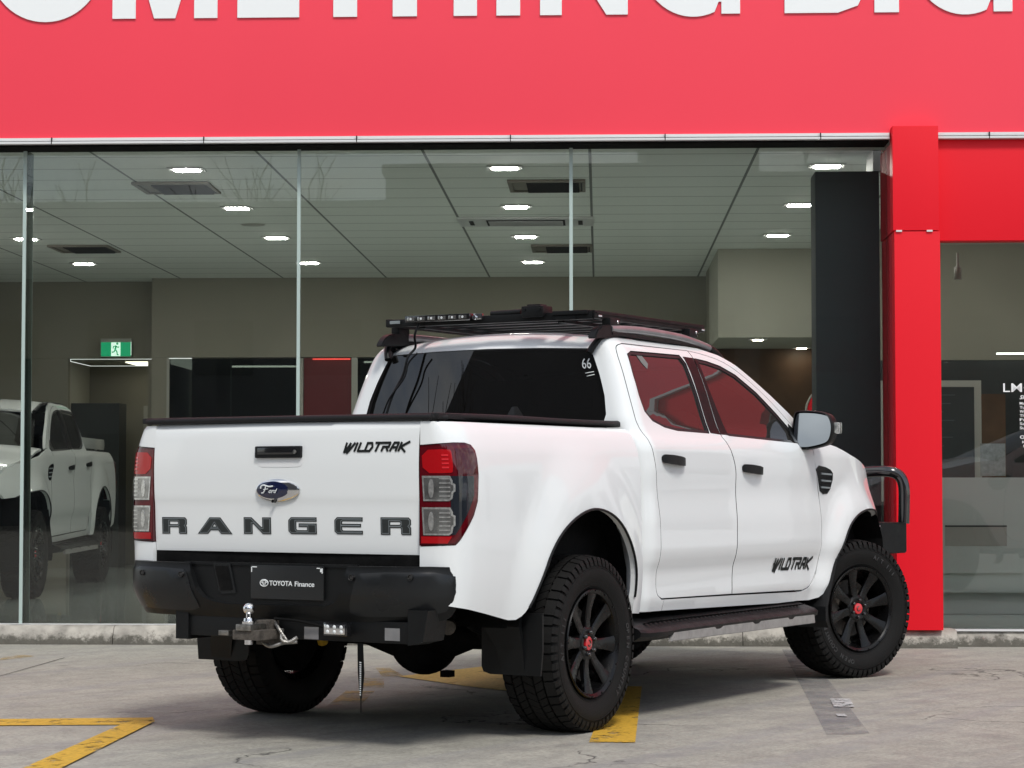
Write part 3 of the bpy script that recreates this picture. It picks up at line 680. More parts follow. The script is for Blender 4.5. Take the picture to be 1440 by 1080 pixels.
for sg in (-1,1):
    c0 = .0 if sg > 0 else -.04
    w2 = [(sg*.46+c0,.762),(sg*.945,.764),(sg*.952,.70),(sg*.935,.645),(sg*.885,.600),(sg*.60,.588),(sg*.40+c0,.588),(sg*.395+c0,.64),(sg*.425+c0,.74)]
    ins_ = panel('wing_skin', bumpw, chai(w2,1,True), 'black2', bp_, off=.004, step=.035, thick=.005, cen=Vector((0,0,.68)))
for y, z in ((.71,.738),(.456,.737),(-.448,.741),(-.735,.746)):
    y = .80 if y > .8 else y; p = bumpw(y, z); p = (p[0]+(.012 if y > .79 else 0), p[1], p[2]); dx = -1 if abs(y) < .7 else -.8
    bm = bmesh.new(); addlathe(bm, [(-.010,.0001),(-.010,.007),(-.0085,.009),(-.012,.010),(-.012,.0125),(.004,.0135)], 18, axis='x', off=(p[0]-.001,p[1],p[2])); meshobj('parking_sensor', bm, 'blackg', bp_, True)
# foot step pocket
bm = bmesh.new(); addspan(bm, (-1.208,.275,.668), (-1.15,.372,.765)); 
pk = meshobj('step_pocket', bm, 'blackg', bp_)
bpy.data.objects.remove(pk)
pkm = panel('step_pocket_rim', lambda y,z: (-1.182,y,z), [(.304,.778),(.212,.778),(.180,.650),(.255,.645),(.272,.656)], 'black2', bp_, off=.002, step=.03, thick=.008, cen=Vector((0,0,.7)))
panel('step_pocket', lambda y,z: (-1.184,y,z), [(.292,.766),(.222,.766),(.195,.664),(.260,.660)], 'under', bp_, off=.004, step=.03, thick=.002, cen=Vector((0,0,.7)))
pl = span('number_plate', (-1.172,-.222,.628), (-1.166,.168,.768), 'plate', bp_, .002) if False else None
M['plate'] = mat('plate_black', (.012,.013,.014), .35)
bm = bmesh.new(); addspan(bm, (-1.192,-.294,.630), (-1.186,.092,.774), 0, .002); pl = meshobj('number_plate', bm, 'plate', bp_, True)
textobj('lettering', 'TOYOTA', at(REAR,-1.1935,-.010,.6875), .122, 'decal', pl, off=.018, height=.0215)
textobj('lettering', 'Finance', at(REAR,-1.1935,-.145,.6865), .102, 'decal', pl, off=.012, height=.0215)
bm = bmesh.new()
def ring(cy, cz, a, b, r=.0016): addtube(bm, [(-1.194,cy+a*math.cos(t),cz+b*math.sin(t)) for t in [i*math.pi/12 for i in range(24)]], r, 5, closed=True)
ring(.018,.698,.021,.0145,.0022); ring(.018,.700,.0072,.0118); ring(.018,.7025,.0155,.0055)
meshobj('emblem', bm, 'decal', pl)
bm = bmesh.new()
for y, s_ in ((.084,-1),(-.286,1)):
    addspan(bm, (-1.1945,y,.764), (-1.1925,y+s_*.026,.768)); addspan(bm, (-1.1945,y-s_*.004,.744), (-1.1925,y,.766))
addspan(bm, (-1.1945,-.286,.750), (-1.1925,-.278,.768))
meshobj('plate_clip', bm, 'decal', pl)
bm = bmesh.new(); addbox(bm, (-1.13,.47,.572), (.06,.12,.006), Matrix.Rotation(.1,3,'X'), 0); meshobj('yellow_underside_strip', bm, 'yellow', bp_)  # thin yellow strip under the left side of the bumper
# ---- tow bar
bm = bmesh.new(); addspan(bm, (-1.15,-.70,.458), (-1.06,.525,.548), 0, .004)
tw = meshobj('tow_bar', bm, 'black', T, True)
bm = bmesh.new(); v = [bm.verts.new(p) for p in ((-1.16,-.70,.60),(-1.16,-.80,.60),(-1.16,-.775,.47),(-1.16,-.70,.452),(-1.0,-.70,.60),(-1.0,-.80,.60),(-1.0,-.775,.47),(-1.0,-.70,.452))]
for q in ((0,1,2,3),(7,6,5,4),(0,4,5,1),(1,5,6,2),(2,6,7,3),(3,7,4,0)): bm.faces.new([v[i] for i in q])
meshobj('end_bracket', bm, 'black', tw)
bm = bmesh.new(); v = [bm.verts.new(p) for p in ((-1.16,.46,.60),(-1.16,.53,.60),(-1.16,.53,.44),(-1.16,.46,.44),(-1.0,.46,.60),(-1.0,.53,.60),(-1.0,.53,.44),(-1.0,.46,.44))]
for q in ((3,2,1,0),(4,5,6,7),(1,5,4,0),(2,6,5,1),(3,7,6,2),(0,4,7,3)): bm.faces.new([v[i] for i in q])
meshobj('end_bracket', bm, 'black', tw)
bm = bmesh.new(); addspan(bm, (-1.32,-.05,.460), (-1.12,.09,.502), 0, .006); addspan(bm, (-1.22,-.03,.435), (-1.14,.04,.54), 0, .006); tg_ = meshobj('tow_tongue', bm, 'rust', tw, True)
bx_, by_ = -1.29, .025
bm = bmesh.new(); bmesh.ops.create_uvsphere(bm, u_segments=24, v_segments=16, radius=.026, matrix=Matrix.Translation((bx_,by_,.592)))
addlathe(bm, [(.575,.012),(.555,.013),(.552,.022),(.540,.024),(.538,.030),(.528,.030),(.526,.02),(.50,.02),(.498,.027),(.47,.027),(.468,.018),(.440,.018),(.438,.001)], 24, axis='z', off=(bx_,by_,-0.0)); 
for f in bm.faces: f.smooth = True
meshobj('tow_ball', bm, 'chrome', tg_, True, 40)
bm = bmesh.new(); addspan(bm, (-1.33,-.015,.500), (-1.16,.065,.527), 0, .004); meshobj('ball_plate', bm, 'steel', tg_, True)
bm = bmesh.new()
addtube(bm, bez([(-1.18,-.07,.50),(-1.21,-.09,.46),(-1.20,-.12,.45),(-1.18,-.15,.47)],5), .009, 8); addtube(bm, bez([(-1.18,-.03,.53),(-1.20,-.07,.50),(-1.19,-.10,.455)],5), .008, 8); addtube(bm, bez([(-1.2,.05,.47),(-1.22,-.03,.43),(-1.2,-.09,.445),(-1.18,-.15,.45)],5), .008, 8)
meshobj('safety_chain_shackle', bm, 'steel', tw, True)
tube('wiring', bez([(-1.17,-.02,.545),(-1.18,-.15,.540),(-1.17,-.24,.525),(-1.165,-.29,.515)],5), .006, 'under', tw, 8)
tube('wiring', bez([(-1.19,.06,.515),(-1.24,.09,.49),(-1.28,.13,.484)],5), .007, 'under', tw, 8)
bm = bmesh.new(); addbox(bm, (-1.29,.150,.486), (.03,.055,.022), None, 0, .004); meshobj('trailer_plug', bm, 'steel', tw, True)
bm = bmesh.new(); addbox(bm, (-1.19,-.365,.512), (.035,.125,.058), None, 0, .010); wl = meshobj('work_light', bm, 'blackg', tw, True)
bm = bmesh.new(); addbox(bm, (-1.2095,-.365,.512), (.006,.106,.042), None, 0, .004); lf = meshobj('lens', bm, 'chrome', wl, True)
bm = bmesh.new()
for y in (-.33,-.365,-.40):
    for z in (.502,.522): addlathe(bm, [(-1.2135,.0001),(-1.2135,.008),(-1.211,.009)], 10, axis='x', off=(0,y,z))
meshobj('led', bm, 'decal', lf)
for y0, y1, z0, z1 in ((-.165,-.240,.462,.514),(-.58,-.655,.470,.522)): span('compliance_sticker', (-1.1515,y0,z0), (-1.1505,y1,z1), 'alu', tw)
bm = bmesh.new(); q = [(-1.16,-.462,.455,.015),(-1.165,-.467,.40,.016),(-1.162,-.468,.33,.017),(-1.165,-.470,.27,.011),(-1.163,-.468,.22,.003),(-1.165,-.470,.165,.003)]
pv = None
for x,y,z,hw in q:
    c_ = (bm.verts.new((x,y-hw,z)), bm.verts.new((x,y+hw,z)))
    if pv: bm.faces.new((pv[0],pv[1],c_[1],c_[0]))
    pv = c_
bmesh.ops.solidify(bm, geom=bm.faces[:], thickness=.003)
strap = meshobj('hanging_strap', bm, 'black', tw)
bm = bmesh.new()
for i in range(16): z = .375-.009*i; addbox(bm, (-1.1675,-.468,z), (.002,.009-.0002*i,.0032), Matrix.Rotation(.25,3,'X'))
meshobj('strap_print', bm, 'decal', strap)
# ---- underside
bm = bmesh.new()
for y in (-.46,.46): addspan(bm, (-1.05,y-.04,.50), (3.7,y+.04,.62))
for x in (-.95,-.55,.55,1.3,2.1,2.9): addspan(bm, (x-.04,-.46,.52), (x+.04,.46,.60))
addspan(bm, (.6,-.30,.42), (1.8,.20,.58)); addspan(bm, (1.0,.1,.40), (2.2,.55,.56))
meshobj('chassis', bm, 'under', T)
bm = bmesh.new(); bmesh.ops.create_uvsphere(bm, u_segments=28, v_segments=18, radius=.165, matrix=Matrix.Translation((0.0,-.03,.385)) @ Matrix.Diagonal((1.05,1,1,1)))
addtube(bm, [(0,-.74,.40),(0,-.30,.40),(0,-.14,.39),(0,.1,.39),(0,.30,.40),(0,.74,.40)], [.045,.05,.10,.10,.05,.045], 16)
addbox(bm, (-.05,-.19,.235), (.05,.05,.03)); 
meshobj('rear_axle', bm, 'under', T, True, 60)
for y in (-.58,.58):
    bm = bmesh.new()
    for k in range(4): addtube(bm, bez([(-.75+.06*k,y,.57-.008*k),(-.4,y,.50-.012*k),(0,y,.46-.012*k),(.35,y,.49-.012*k),(.62-.06*k,y,.56-.008*k)],5), .012, 6)
    meshobj('leaf_spring', bm, 'under', T)
    bm = bmesh.new(); addtube(bm, [(-.12,y*.82,.36),(-.38,y*.7,.72)], .026, 10); meshobj('shock_absorber', bm, 'yellow' if y > 0 else 'under', T, True)
tube('exhaust_pipe', bez([(.6,-.30,.50),(.2,-.36,.62),(-.2,-.40,.62),(-.5,-.50,.52),(-.72,-.62,.50)],6), .032, 'rust', T, 12)
bm = bmesh.new(); addspan(bm, (-1.03,-.55,.56), (-.5,.5,.66)); addspan(bm, (-.98,-.2,.50), (-.62,.42,.56), 0); meshobj('spare_wheel_carrier', bm, 'under', T)
bm = bmesh.new(); addlathe(bm, [(.44,.30),(.47,.38),(.58,.38),(.60,.30)], 40, axis='z', off=(-.62,0,.04)); meshobj('spare_tyre', bm, 'rubber', T, True)
# wheel housings
def liner(pts, y0, y1, nm):
    for sg in (-1,1):
        bm = bmesh.new(); A_ = [bm.verts.new((x,sg*y0,z)) for x,z in pts]; B_ = [bm.verts.new((x,sg*y1,z)) for x,z in pts]
        for i in range(len(pts)-1): bm.faces.new((A_[i],A_[i+1],B_[i+1],B_[i]))
        bm.faces.new(B_); meshobj(nm, bm, 'under', T)
la = [(-.70,.50)]+[(-.49+.0,.60)]+[(x*1.04,.40+(z-.40)*1.03) for x,z in rarch[6:-4]]+[(.47,.60),(.47,.50)]
liner([(-.62,.50),(-.56,.70),(-.44,.90),(-.27,1.02),(-.05,1.06),(.12,1.055),(.30,1.0),(.43,.88),(.49,.72),(.49,.50)], .855, .50, 'wheel_liner')
liner([(2.68,.50),(2.74,.62),(2.84,.78),(2.95,.92),(3.12,.99),(3.30,1.02),(3.50,.99),(3.66,.93),(3.74,.80),(3.76,.66)], .88, .40, 'wheel_liner')
# arch edge trims and mud flaps
for sg in (-1,1):
    tube('arch_edge_trim', [(p[0], sg*-bed(p[0],p[1])[1]*1.002, p[1]) for p in rarch[3:-4]], .006, 'black', T, 6)
    tube('arch_edge_trim', [(p[0], sg*ycab(p[0],p[1])*1.002, p[1]) for p in farch], .006, 'black', T, 6)
    def flap(pts, x, nm, th=.012, curve=.0):
        bm = bmesh.new(); fv = [bm.verts.new((x+dx, sg*y, z)) for y,z,dx in pts]; bv = [bm.verts.new((x+dx+th, sg*y, z)) for y,z,dx in pts]
        bm.faces.new(fv); bm.faces.new(bv[::-1])
        for i in range(len(pts)): j=(i+1)%len(pts); bm.faces.new((fv[i],bv[i],bv[j],fv[j]))
        bmesh.ops.recalc_face_normals(bm, faces=bm.faces[:]); return meshobj(nm, bm, 'black', T)
    flap([(.645,.56,0),(.645,.32,0),(.655,.297,0),(.69,.287,0),(.945,.287,0),(.955,.40,0),(.955,.56,0)], -.485, 'mud_flap')
    # moulded guard that follows the arch edge down to the flap
    bm = bmesh.new(); pv = None
    for x,z,w_ in ((-.36,.86,.02),(-.42,.76,.05),(-.475,.66,.09),(-.52,.58,.13),(-.53,.50,.15),(-.50,.40,.10),(-.485,.30,.08)):
        yo_ = .940 if z > .66 else (.905 if z > .60 else .865); r_ = [bm.verts.new((x,sg*yo_,z)), bm.verts.new((x+.02,sg*yo_,z)), bm.verts.new((x+.02,sg*(.955-w_-.12),z)), bm.verts.new((x,sg*(.950-w_-.12),z))]
        if pv:
            for k in range(4): bm.faces.new((pv[k],pv[(k+1)%4],r_[(k+1)%4],r_[k]))
        pv = r_
    bmesh.ops.recalc_face_normals(bm, faces=bm.faces[:]); meshobj('arch_guard', bm, 'black', T)
    bm = bmesh.new(); pv = None
    for x,z,w_ in ((2.90,.80,.03),(2.845,.70,.07),(2.79,.60,.11),(2.74,.52,.15),(2.70,.44,.17),(2.70,.36,.16),(2.74,.32,.12)):
        r_ = [bm.verts.new((x,sg*.945,z)), bm.verts.new((x+.02,sg*.950,z)), bm.verts.new((x+.02,sg*(.95-w_-.06),z)), bm.verts.new((x,sg*(.945-w_-.06),z))]
        if pv:
            for k in range(4): bm.faces.new((pv[k],pv[(k+1)%4],r_[(k+1)%4],r_[k]))
        pv = r_
    bmesh.ops.recalc_face_normals(bm, faces=bm.faces[:]); meshobj('mud_flap', bm, 'black', T)
# side steps
for sg in (-1,1):
    bm = bmesh.new()
    sec0 = [(.80,.50),(.86,.475),(.985,.440),(1.005,.425),(1.0,.405),(.96,.385),(.82,.37),(.78,.40)]
    pv = None
    for x, kx, dz in ((.42,.82,.0),(.46,.93,-.003),(.62,1.0,-.004),(.80,1.0,0),(2.30,1.0,0),(2.44,.98,0),(2.50,.90,.002)):
        r_ = [bm.verts.new((x, sg*(.80+(y-.80)*kx), z+dz)) for y,z in sec0]
        if pv:
            for k in range(8): bm.faces.new((pv[k],pv[(k+1)%8],r_[(k+1)%8],r_[k]))
        else: bm.faces.new(r_)
        pv = r_
    bm.faces.new(pv[::-1]); bmesh.ops.recalc_face_normals(bm, faces=bm.faces[:])
    st = meshobj('side_step', bm, 'black', T, True, 25)
    bm = bmesh.new(); q = [(.665,.372),(.70,.412),(1.15,.414),(1.17,.402),(1.22,.402),(1.25,.414),(1.60,.414),(1.63,.402),(1.68,.402),(1.70,.414),(2.05,.414),(2.07,.402),(2.12,.402),(2.14,.414),(2.40,.412),(2.41,.366),(1.7,.368)]
    a_ = [bm.verts.new((x, sg*1.006, z)) for x,z in q]; b_ = [bm.verts.new((x, sg*.985, z)) for x,z in q]
    bm.faces.new(a_); bm.faces.new(b_[::-1])
    for i in range(len(q)): j=(i+1)%len(q); bm.faces.new((a_[i],b_[i],b_[j],a_[j]))
    bmesh.ops.recalc_face_normals(bm, faces=bm.faces[:]); bmesh.ops.bevel(bm, geom=[e for e in bm.edges if abs(e.verts[0].co.y-e.verts[1].co.y)<1e-5 and abs(e.verts[0].co.y)>1.0], offset=.003, segments=2, affect='EDGES')
    meshobj('step_insert', bm, 'stepgrey', st, True, 30)
    bm = bmesh.new()
    for x in np.arange(.56,2.4,.045): addbox(bm, (x,sg*.92,.4605), (.02,.09,.003), Matrix.Rotation(sg*.28,3,'X'))
    meshobj('tread_strip', bm, 'under', st)
    for x in (.62,1.5,2.3): span('step_bracket', (x-.03,sg*.50,.44), (x+.03,sg*.86,.47), 'under', st)
# ---- wheels
def tyre_bm():
    bm = bmesh.new()
    prof = [(-.095,.236),(-.112,.240),(-.122,.262),(-.135,.292),(-.1415,.318),(-.140,.345),(-.131,.368),(-.122,.380),(-.105,.388),(-.05,.391),(0,.392),(.05,.391),(.105,.388),(.122,.380),(.131,.368),(.140,.345),(.1415,.318),(.135,.292),(.122,.262),(.112,.240),(.095,.236)]
    addlathe(bm, prof, 96)
    n = 60; R0 = .3895; R1 = .4015
    def blk(y0,y1,t0,t1,sk=0,taper=0,chev=0):
        vs_ = []
        for (y,r) in ((y0,R0-taper*(abs(y0)>.1)),(y1,R0-taper*(abs(y1)>.1)),(y0,R1-taper*(abs(y0)>.1)),(y1,R1-taper*(abs(y1)>.1))):
            for t in (t0,t1):
                tt = t + sk*(y-(y0+y1)/2)
                vs_.append(bm.verts.new((r*math.cos(tt), y, r*math.sin(tt))))
        for q in ((2,3,7,6),(0,1,3,2),(4,6,7,5),(0,2,6,4),(1,5,7,3)):
            bm.faces.new([vs_[i] for i in q])
    for i in range(n):
        a = 2*math.pi*i/n; p = 2*math.pi/n
        j = .12*p*(i%3-1)
        blk(-.129,-.083, a+j, a+p*.88+j, 0, .010); blk(.083,.129, a+p*.5+j, a+p*1.38+j, 0, .010)
        blk(-.075,-.032, a+p*.2, a+p*1.09, 1.3); blk(.032,.075, a+p*.7, a+p*1.59, 1.3)
        blk(-.025,.025, a+p*.45, a+p*1.35, -1.2)
        # shoulder lugs running down the sidewall
        for sg in (-1,1):
            vs_ = []; o_ = 0 if sg < 0 else p*.5
            for (y,r) in ((sg*.129,.3895),(sg*.1375,.372),(sg*.1425,.352)):
                for t in (a+o_+p*.08, a+o_+p*(.80 if i%2 else .70)): vs_.append(bm.verts.new((r*math.cos(t), y, r*math.sin(t))))
            for (y,r) in ((sg*.1305,.3925),(sg*.1400,.374),(sg*.1425,.354)):
                for t in (a+o_+p*.08, a+o_+p*(.80 if i%2 else .70)): vs_.append(bm.verts.new((r*math.cos(t), y, r*math.sin(t))))
            for q in ((6,7,9,8),(8,9,11,10),(0,6,8,2),(2,8,10,4),(1,3,9,7),(3,5,11,9)): bm.faces.new([vs_[k] for k in q])
    # raised bands
    for sg in (-1,):
        for r0, w_ in ((.262,.002),(.345,.0015)):
            yy = lerp([(.236,.112),(.262,.122),(.292,.135),(.318,.1415),(.345,.140)], r0)
            addlathe(bm, [(sg*(yy-.002),r0-w_),(sg*(yy+.002),r0-w_*.5),(sg*(yy+.002),r0+w_*.5),(sg*(yy-.002),r0+w_)], 72)
    bmesh.ops.recalc_face_normals(bm, faces=bm.faces[:])
    return bm
def rim_bm():
    bm = bmesh.new()
    addlathe(bm, [(-.128,.236),(-.132,.243),(-.127,.247),(-.118,.246),(-.115,.240)], 72)                     # outer flange
    addlathe(bm, [(-.128,.236),(-.122,.228),(-.105,.222),(-.06,.212),(.08,.208),(.11,.236)], 72)    # barrel
    addlathe(bm, [(-.085,.0001),(-.085,.030),(-.098,.034),(-.104,.050),(-.103,.066),(-.095,.078),(-.05,.085),(.03,.075)], 40)   # hub
    for i in range(8):
        a = 2*math.pi*(i+.5)/8
        for da in (0,):
            sec = [(.055,.046,-.100,.030),(.10,.046,-.097,.030),(.15,.052,-.102,.026),(.195,.064,-.111,.020),(.229,.082,-.119,.012)]
            pv = None
            for r, w_, y, dp in sec:
                c_, s_ = math.cos(a), math.sin(a); hw = w_/2
                ring_ = []
                for (dw, dy) in ((-hw,0.004),(-hw*.72,0),(hw*.72,0),(hw,0.004),(hw*.8,dp),(-hw*.8,dp)):
                    ring_.append(bm.verts.new((r*c_-dw*s_, y+dy, r*s_+dw*c_)))
                if pv:
                    for k in range(6): bm.faces.new((pv[k],pv[(k+1)%6],ring_[(k+1)%6],ring_[k]))
                pv = ring_
            bm.faces.new(pv)
    for i in range(16):
        a = 2*math.pi*i/16; addlathe(bm, [(-.1345,.0001),(-.1345,.0035),(-.130,.004)], 8, off=(.2395*math.cos(a),0,.2395*math.sin(a)))
    bmesh.ops.recalc_face_normals(bm, faces=bm.faces[:]); return bm
def nuts_bm():
    bm = bmesh.new()
    for i in range(6):
        a = 2*math.pi*i/6+.3; addlathe(bm, [(-.118,.0001),(-.118,.007),(-.115,.010),(-.085,.011)], 6, off=(.050*math.cos(a),0,.050*math.sin(a)))
    return bm
def cap_bm():
    bm = bmesh.new(); addlathe(bm, [(-.1065,.0001),(-.1065,.027),(-.105,.031),(-.095,.032)], 24); return bm
def wheel(x, y, rz):
    w_ = meshobj('wheel', rim_bm() if not WM else bmesh.new(), 'satin', T, True, 30)
    if WM: w_.data = WM['rim']
    else: WM['rim'] = w_.data
    w_.location = (x, y, .400); w_.rotation_euler = (0, random.uniform(0,6.28), rz); w_.rotation_mode = 'ZYX'
    w_.rotation_mode = 'XYZ'
    for nm, fn, m_ in (('tyre',tyre_bm,'rubber'),('hub_cap',cap_bm,'redcap'),('brake_disc',None,'steel'),('dark_rim_backing',None,None),('lettering',None,None),('cap_mark',None,None)):
        if nm in WM: o = bpy.data.objects.new(nm, WM[nm]); link(o); o.parent = w_; continue
        if nm == 'brake_disc':
            b_ = bmesh.new(); addlathe(b_, [(-.02,.07),(-.02,.165),(.0,.165),(.0,.07)], 40); addbox(b_, (.10,-.01,.10), (.09,.07,.06), None, 0, .01)
            o = meshobj(nm, b_, M['rust'], w_, True)
        elif nm == 'dark_rim_backing':
            b_ = bmesh.new(); addlathe(b_, [(.025,.0001),(.025,.195),(.09,.195),(.10,.17),(.10,.0001)], 40); o = meshobj(nm, b_, 'under', w_, True)  # black disc added to close the hollow rim and keep it dark
        elif nm == 'cap_mark':
            b_ = bmesh.new()
            addtube(b_, [(.013*math.cos(t),-.107,.013*math.sin(t)) for t in np.linspace(-.6,3.8,14)], .0035, 5); o = meshobj(nm, b_, 'blackg', w_)
        elif nm == 'lettering':
            ms = []
            for word, a0, rr, hh, ka in (('OPEN COUNTRY', 2.25, .312, .022, .098), ('A/T III', -.95, .312, .022, .098)):
                for i, c in enumerate(word):
                    if c == ' ': continue
                    me = textmesh(c, .034, off=.001, ext=.0012)
                    a = a0 - i*ka
                    me.transform(Matrix.Translation((-.011,-.011,0)))
                    # radial frame on the outer sidewall (facing -y)
                    up = Vector((math.cos(a),0,math.sin(a))); rt = Vector((math.sin(a),0,-math.cos(a)))
                    mm = Matrix(((rt.x,up.x,0,up.x*rr),(0,0,-1,-.1408),(rt.z,up.z,0,up.z*rr),(0,0,0,1)))
                    me.transform(mm); ms.append(me)
            b_ = bmesh.new()
            for me in ms: b_.from_mesh(me)
            o = meshobj(nm, b_, M['rubberl'], w_)
        else: o = meshobj(nm, fn(), m_, w_, nm != 'tyre')
        if nm == 'tyre':
            for p in o.data.polygons[:20*96]: p.use_smooth = True
        WM[nm] = o.data
    for i in range(6):
        if 'nut' not in WM:
            b_ = bmesh.new(); addlathe(b_, [(-.118,.0001),(-.118,.007),(-.115,.010),(-.085,.011)], 6); o = meshobj('lug_nut', b_, 'blackg', w_); WM['nut'] = o.data
        else: o = bpy.data.objects.new('lug_nut', WM['nut']); link(o); o.parent = w_
        a = 2*math.pi*i/6+.3; o.location = (.050*math.cos(a),0,.050*math.sin(a))
    return w_
WM = {}
M['rubberl'] = mat('tyre_lettering', (.032,.032,.033), .65)
wheel(0, -.815, 0); wheel(0, .815, math.pi)
wheel(3.315, -.815, -rad(24)); wheel(3.315, .815, math.pi-rad(24))
# ---- roof rails and platform rack
for sg_ in (-1,1):
    sg = -1 if sg_ < 0 else .925
    tube_ = None; rl = tube('roof_rail', bez([(.70,sg*.655,1.883),(1.0,sg*.665,1.893),(1.4,sg*.665,1.886),(1.62,sg*.662,1.870),(1.82,sg*.660,1.845)],8), .020, 'alu', T, 12)
    bm = bmesh.new(); q = [(.525,1.827),(.535,1.845),(.56,1.873),(.60,1.892),(.66,1.902),(.78,1.905),(.78,1.846),(.62,1.835)]
    a_ = [bm.verts.new((x,sg*.668,z)) for x,z in q]; b_ = [bm.verts.new((x,sg*.622,z)) for x,z in q]; bm.faces.new(a_); bm.faces.new(b_[::-1])
    for i in range(8): bm.faces.new((a_[i],b_[i],b_[(i+1)%8],a_[(i+1)%8]))
    bmesh.ops.recalc_face_normals(bm, faces=bm.faces[:]); bmesh.ops.bevel(bm, geom=bm.edges[:], offset=.006, segments=2, affect='EDGES'); meshobj('rail_foot', bm, 'black', rl, True, 50)
    tube('rail_foot', bez([(1.80,sg*.660,1.848),(1.92,sg*.655,1.815),(2.05,sg*.650,1.745),(2.10,sg*.648,1.715)],6), .022, 'black', rl, 10)
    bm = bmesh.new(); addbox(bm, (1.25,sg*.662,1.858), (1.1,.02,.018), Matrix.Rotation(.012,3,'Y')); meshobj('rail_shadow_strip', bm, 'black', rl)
rk = []
bm = bmesh.new()
for sg in (-1,1):
    addbox(bm, (1.20,sg*.615,1.952), (1.22,.034,.040), None, 0, .006)
    addbox(bm, (1.20,sg*.634,1.958), (1.20,.006,.008), None, 0)
addbox(bm, (.595,0,1.948), (.030,1.24,.040), None, 0, .006); addbox(bm, (1.80,0,1.952), (.030,1.24,.040), None, 0, .006)
rack = meshobj('roof_rack', bm, 'black', T, True); rack.scale = (1,.972,1); rack.location = (0,-.017,0)
for i in range(7): span('slat', (.72+i*.165,-.60,1.945), (.78+i*.165,.60,1.965), 'black', rack, .003)
for y in (-.42,.42): span('mounting_bar', (.62,y-.02,1.918), (1.78,y+.02,1.934), 'black', rack, .003)
for sg in (-1,1):
    for x in (.74,1.62):
        bm = bmesh.new(); addbox(bm, (x,sg*.64,1.918), (.10,.05,.045), None, 0, .008); meshobj('clamp', bm, 'black', rack, True)
        bm = bmesh.new(); addlathe(bm, [(sg*.668,.0001),(sg*.668,.008),(sg*.664,.009)], 10, off=(x+.03,0,1.922)); meshobj('bolt', bm, 'chrome', rack)
for x, y in ((1.79,-.634),(.64,-.634)):
    bm = bmesh.new(); addbox(bm, (x,y,1.945), (.035,.004,.010), None, 0, .001); meshobj('bolt', bm, 'chrome', rack)
bm = bmesh.new(); addbox(bm, (.572,.56,1.952), (.010,.06,.016), None, 0, .002); meshobj('rack_badge', bm, 'lgrey', rack)
bm = bmesh.new(); addbox(bm, (.55,.27,1.962), (.040,.40,.034), None, 0, .006); lb = meshobj('light_bar', bm, 'blackg', rack, True)
bm = bmesh.new()
for k in range(6): addbox(bm, (.5285,.43-.064*k,1.962), (.004,.045,.018), None, 0, .001)
meshobj('lamp_lens', bm, 'lensdeep', lb, True)
bm = bmesh.new()
for k in range(6): addlathe(bm, [(.5255,.0001),(.5255,.006)], 10, axis='x', off=(0,.43-.064*k,1.962))
meshobj('led', bm, 'decal', lb)
bm = bmesh.new(); addbox(bm, (.56,.035,1.962), (.02,.05,.03), None, 0, .004); addlathe(bm, [(.54,.0001),(.54,.011),(.556,.012)], 12, axis='x', off=(0,.05,1.957)); meshobj('light_bracket', bm, 'chrome', lb, True)
tube('awning_pole', [(.60,-.02,1.975),(.60,-.20,1.978)], .016, 'black', rack, 10)
bm = bmesh.new(); addbox(bm, (.60,-.29,1.975), (.10,.13,.058), None, 0, .014); addbox(bm, (.60,-.29,2.0), (.07,.08,.025), None, 0, .008)
for y in (-.245,-.335): addlathe(bm, [(.545,.0001),(.545,.008),(.552,.009)], 8, axis='x', off=(0,y,1.985))
meshobj('latch_block', bm, 'black', rack, True)
bm = bmesh.new(); addbox(bm, (.59,-.50,1.962), (.05,.20,.022), None, 0, .006); addbox(bm, (.60,-.47,1.940), (.05,.12,.018), None, 0, .004); meshobj('strap_holder', bm, 'black', rack, True)
tube('light_cable', bez([(.56,.40,1.94),(.55,.42,1.88),(.585,.44,1.82),(.56,.47,1.77),(.545,.49,1.68),(.52,.535,1.58),(.50,.565,1.47),(.50,.57,1.42)],6), .0065, 'black', rack, 8)
tube('light_cable', bez([(.56,.41,1.79),(.545,.455,1.74),(.53,.475,1.66),(.50,.55,1.55),(.49,.60,1.42)],6), .005, 'black', rack, 8)
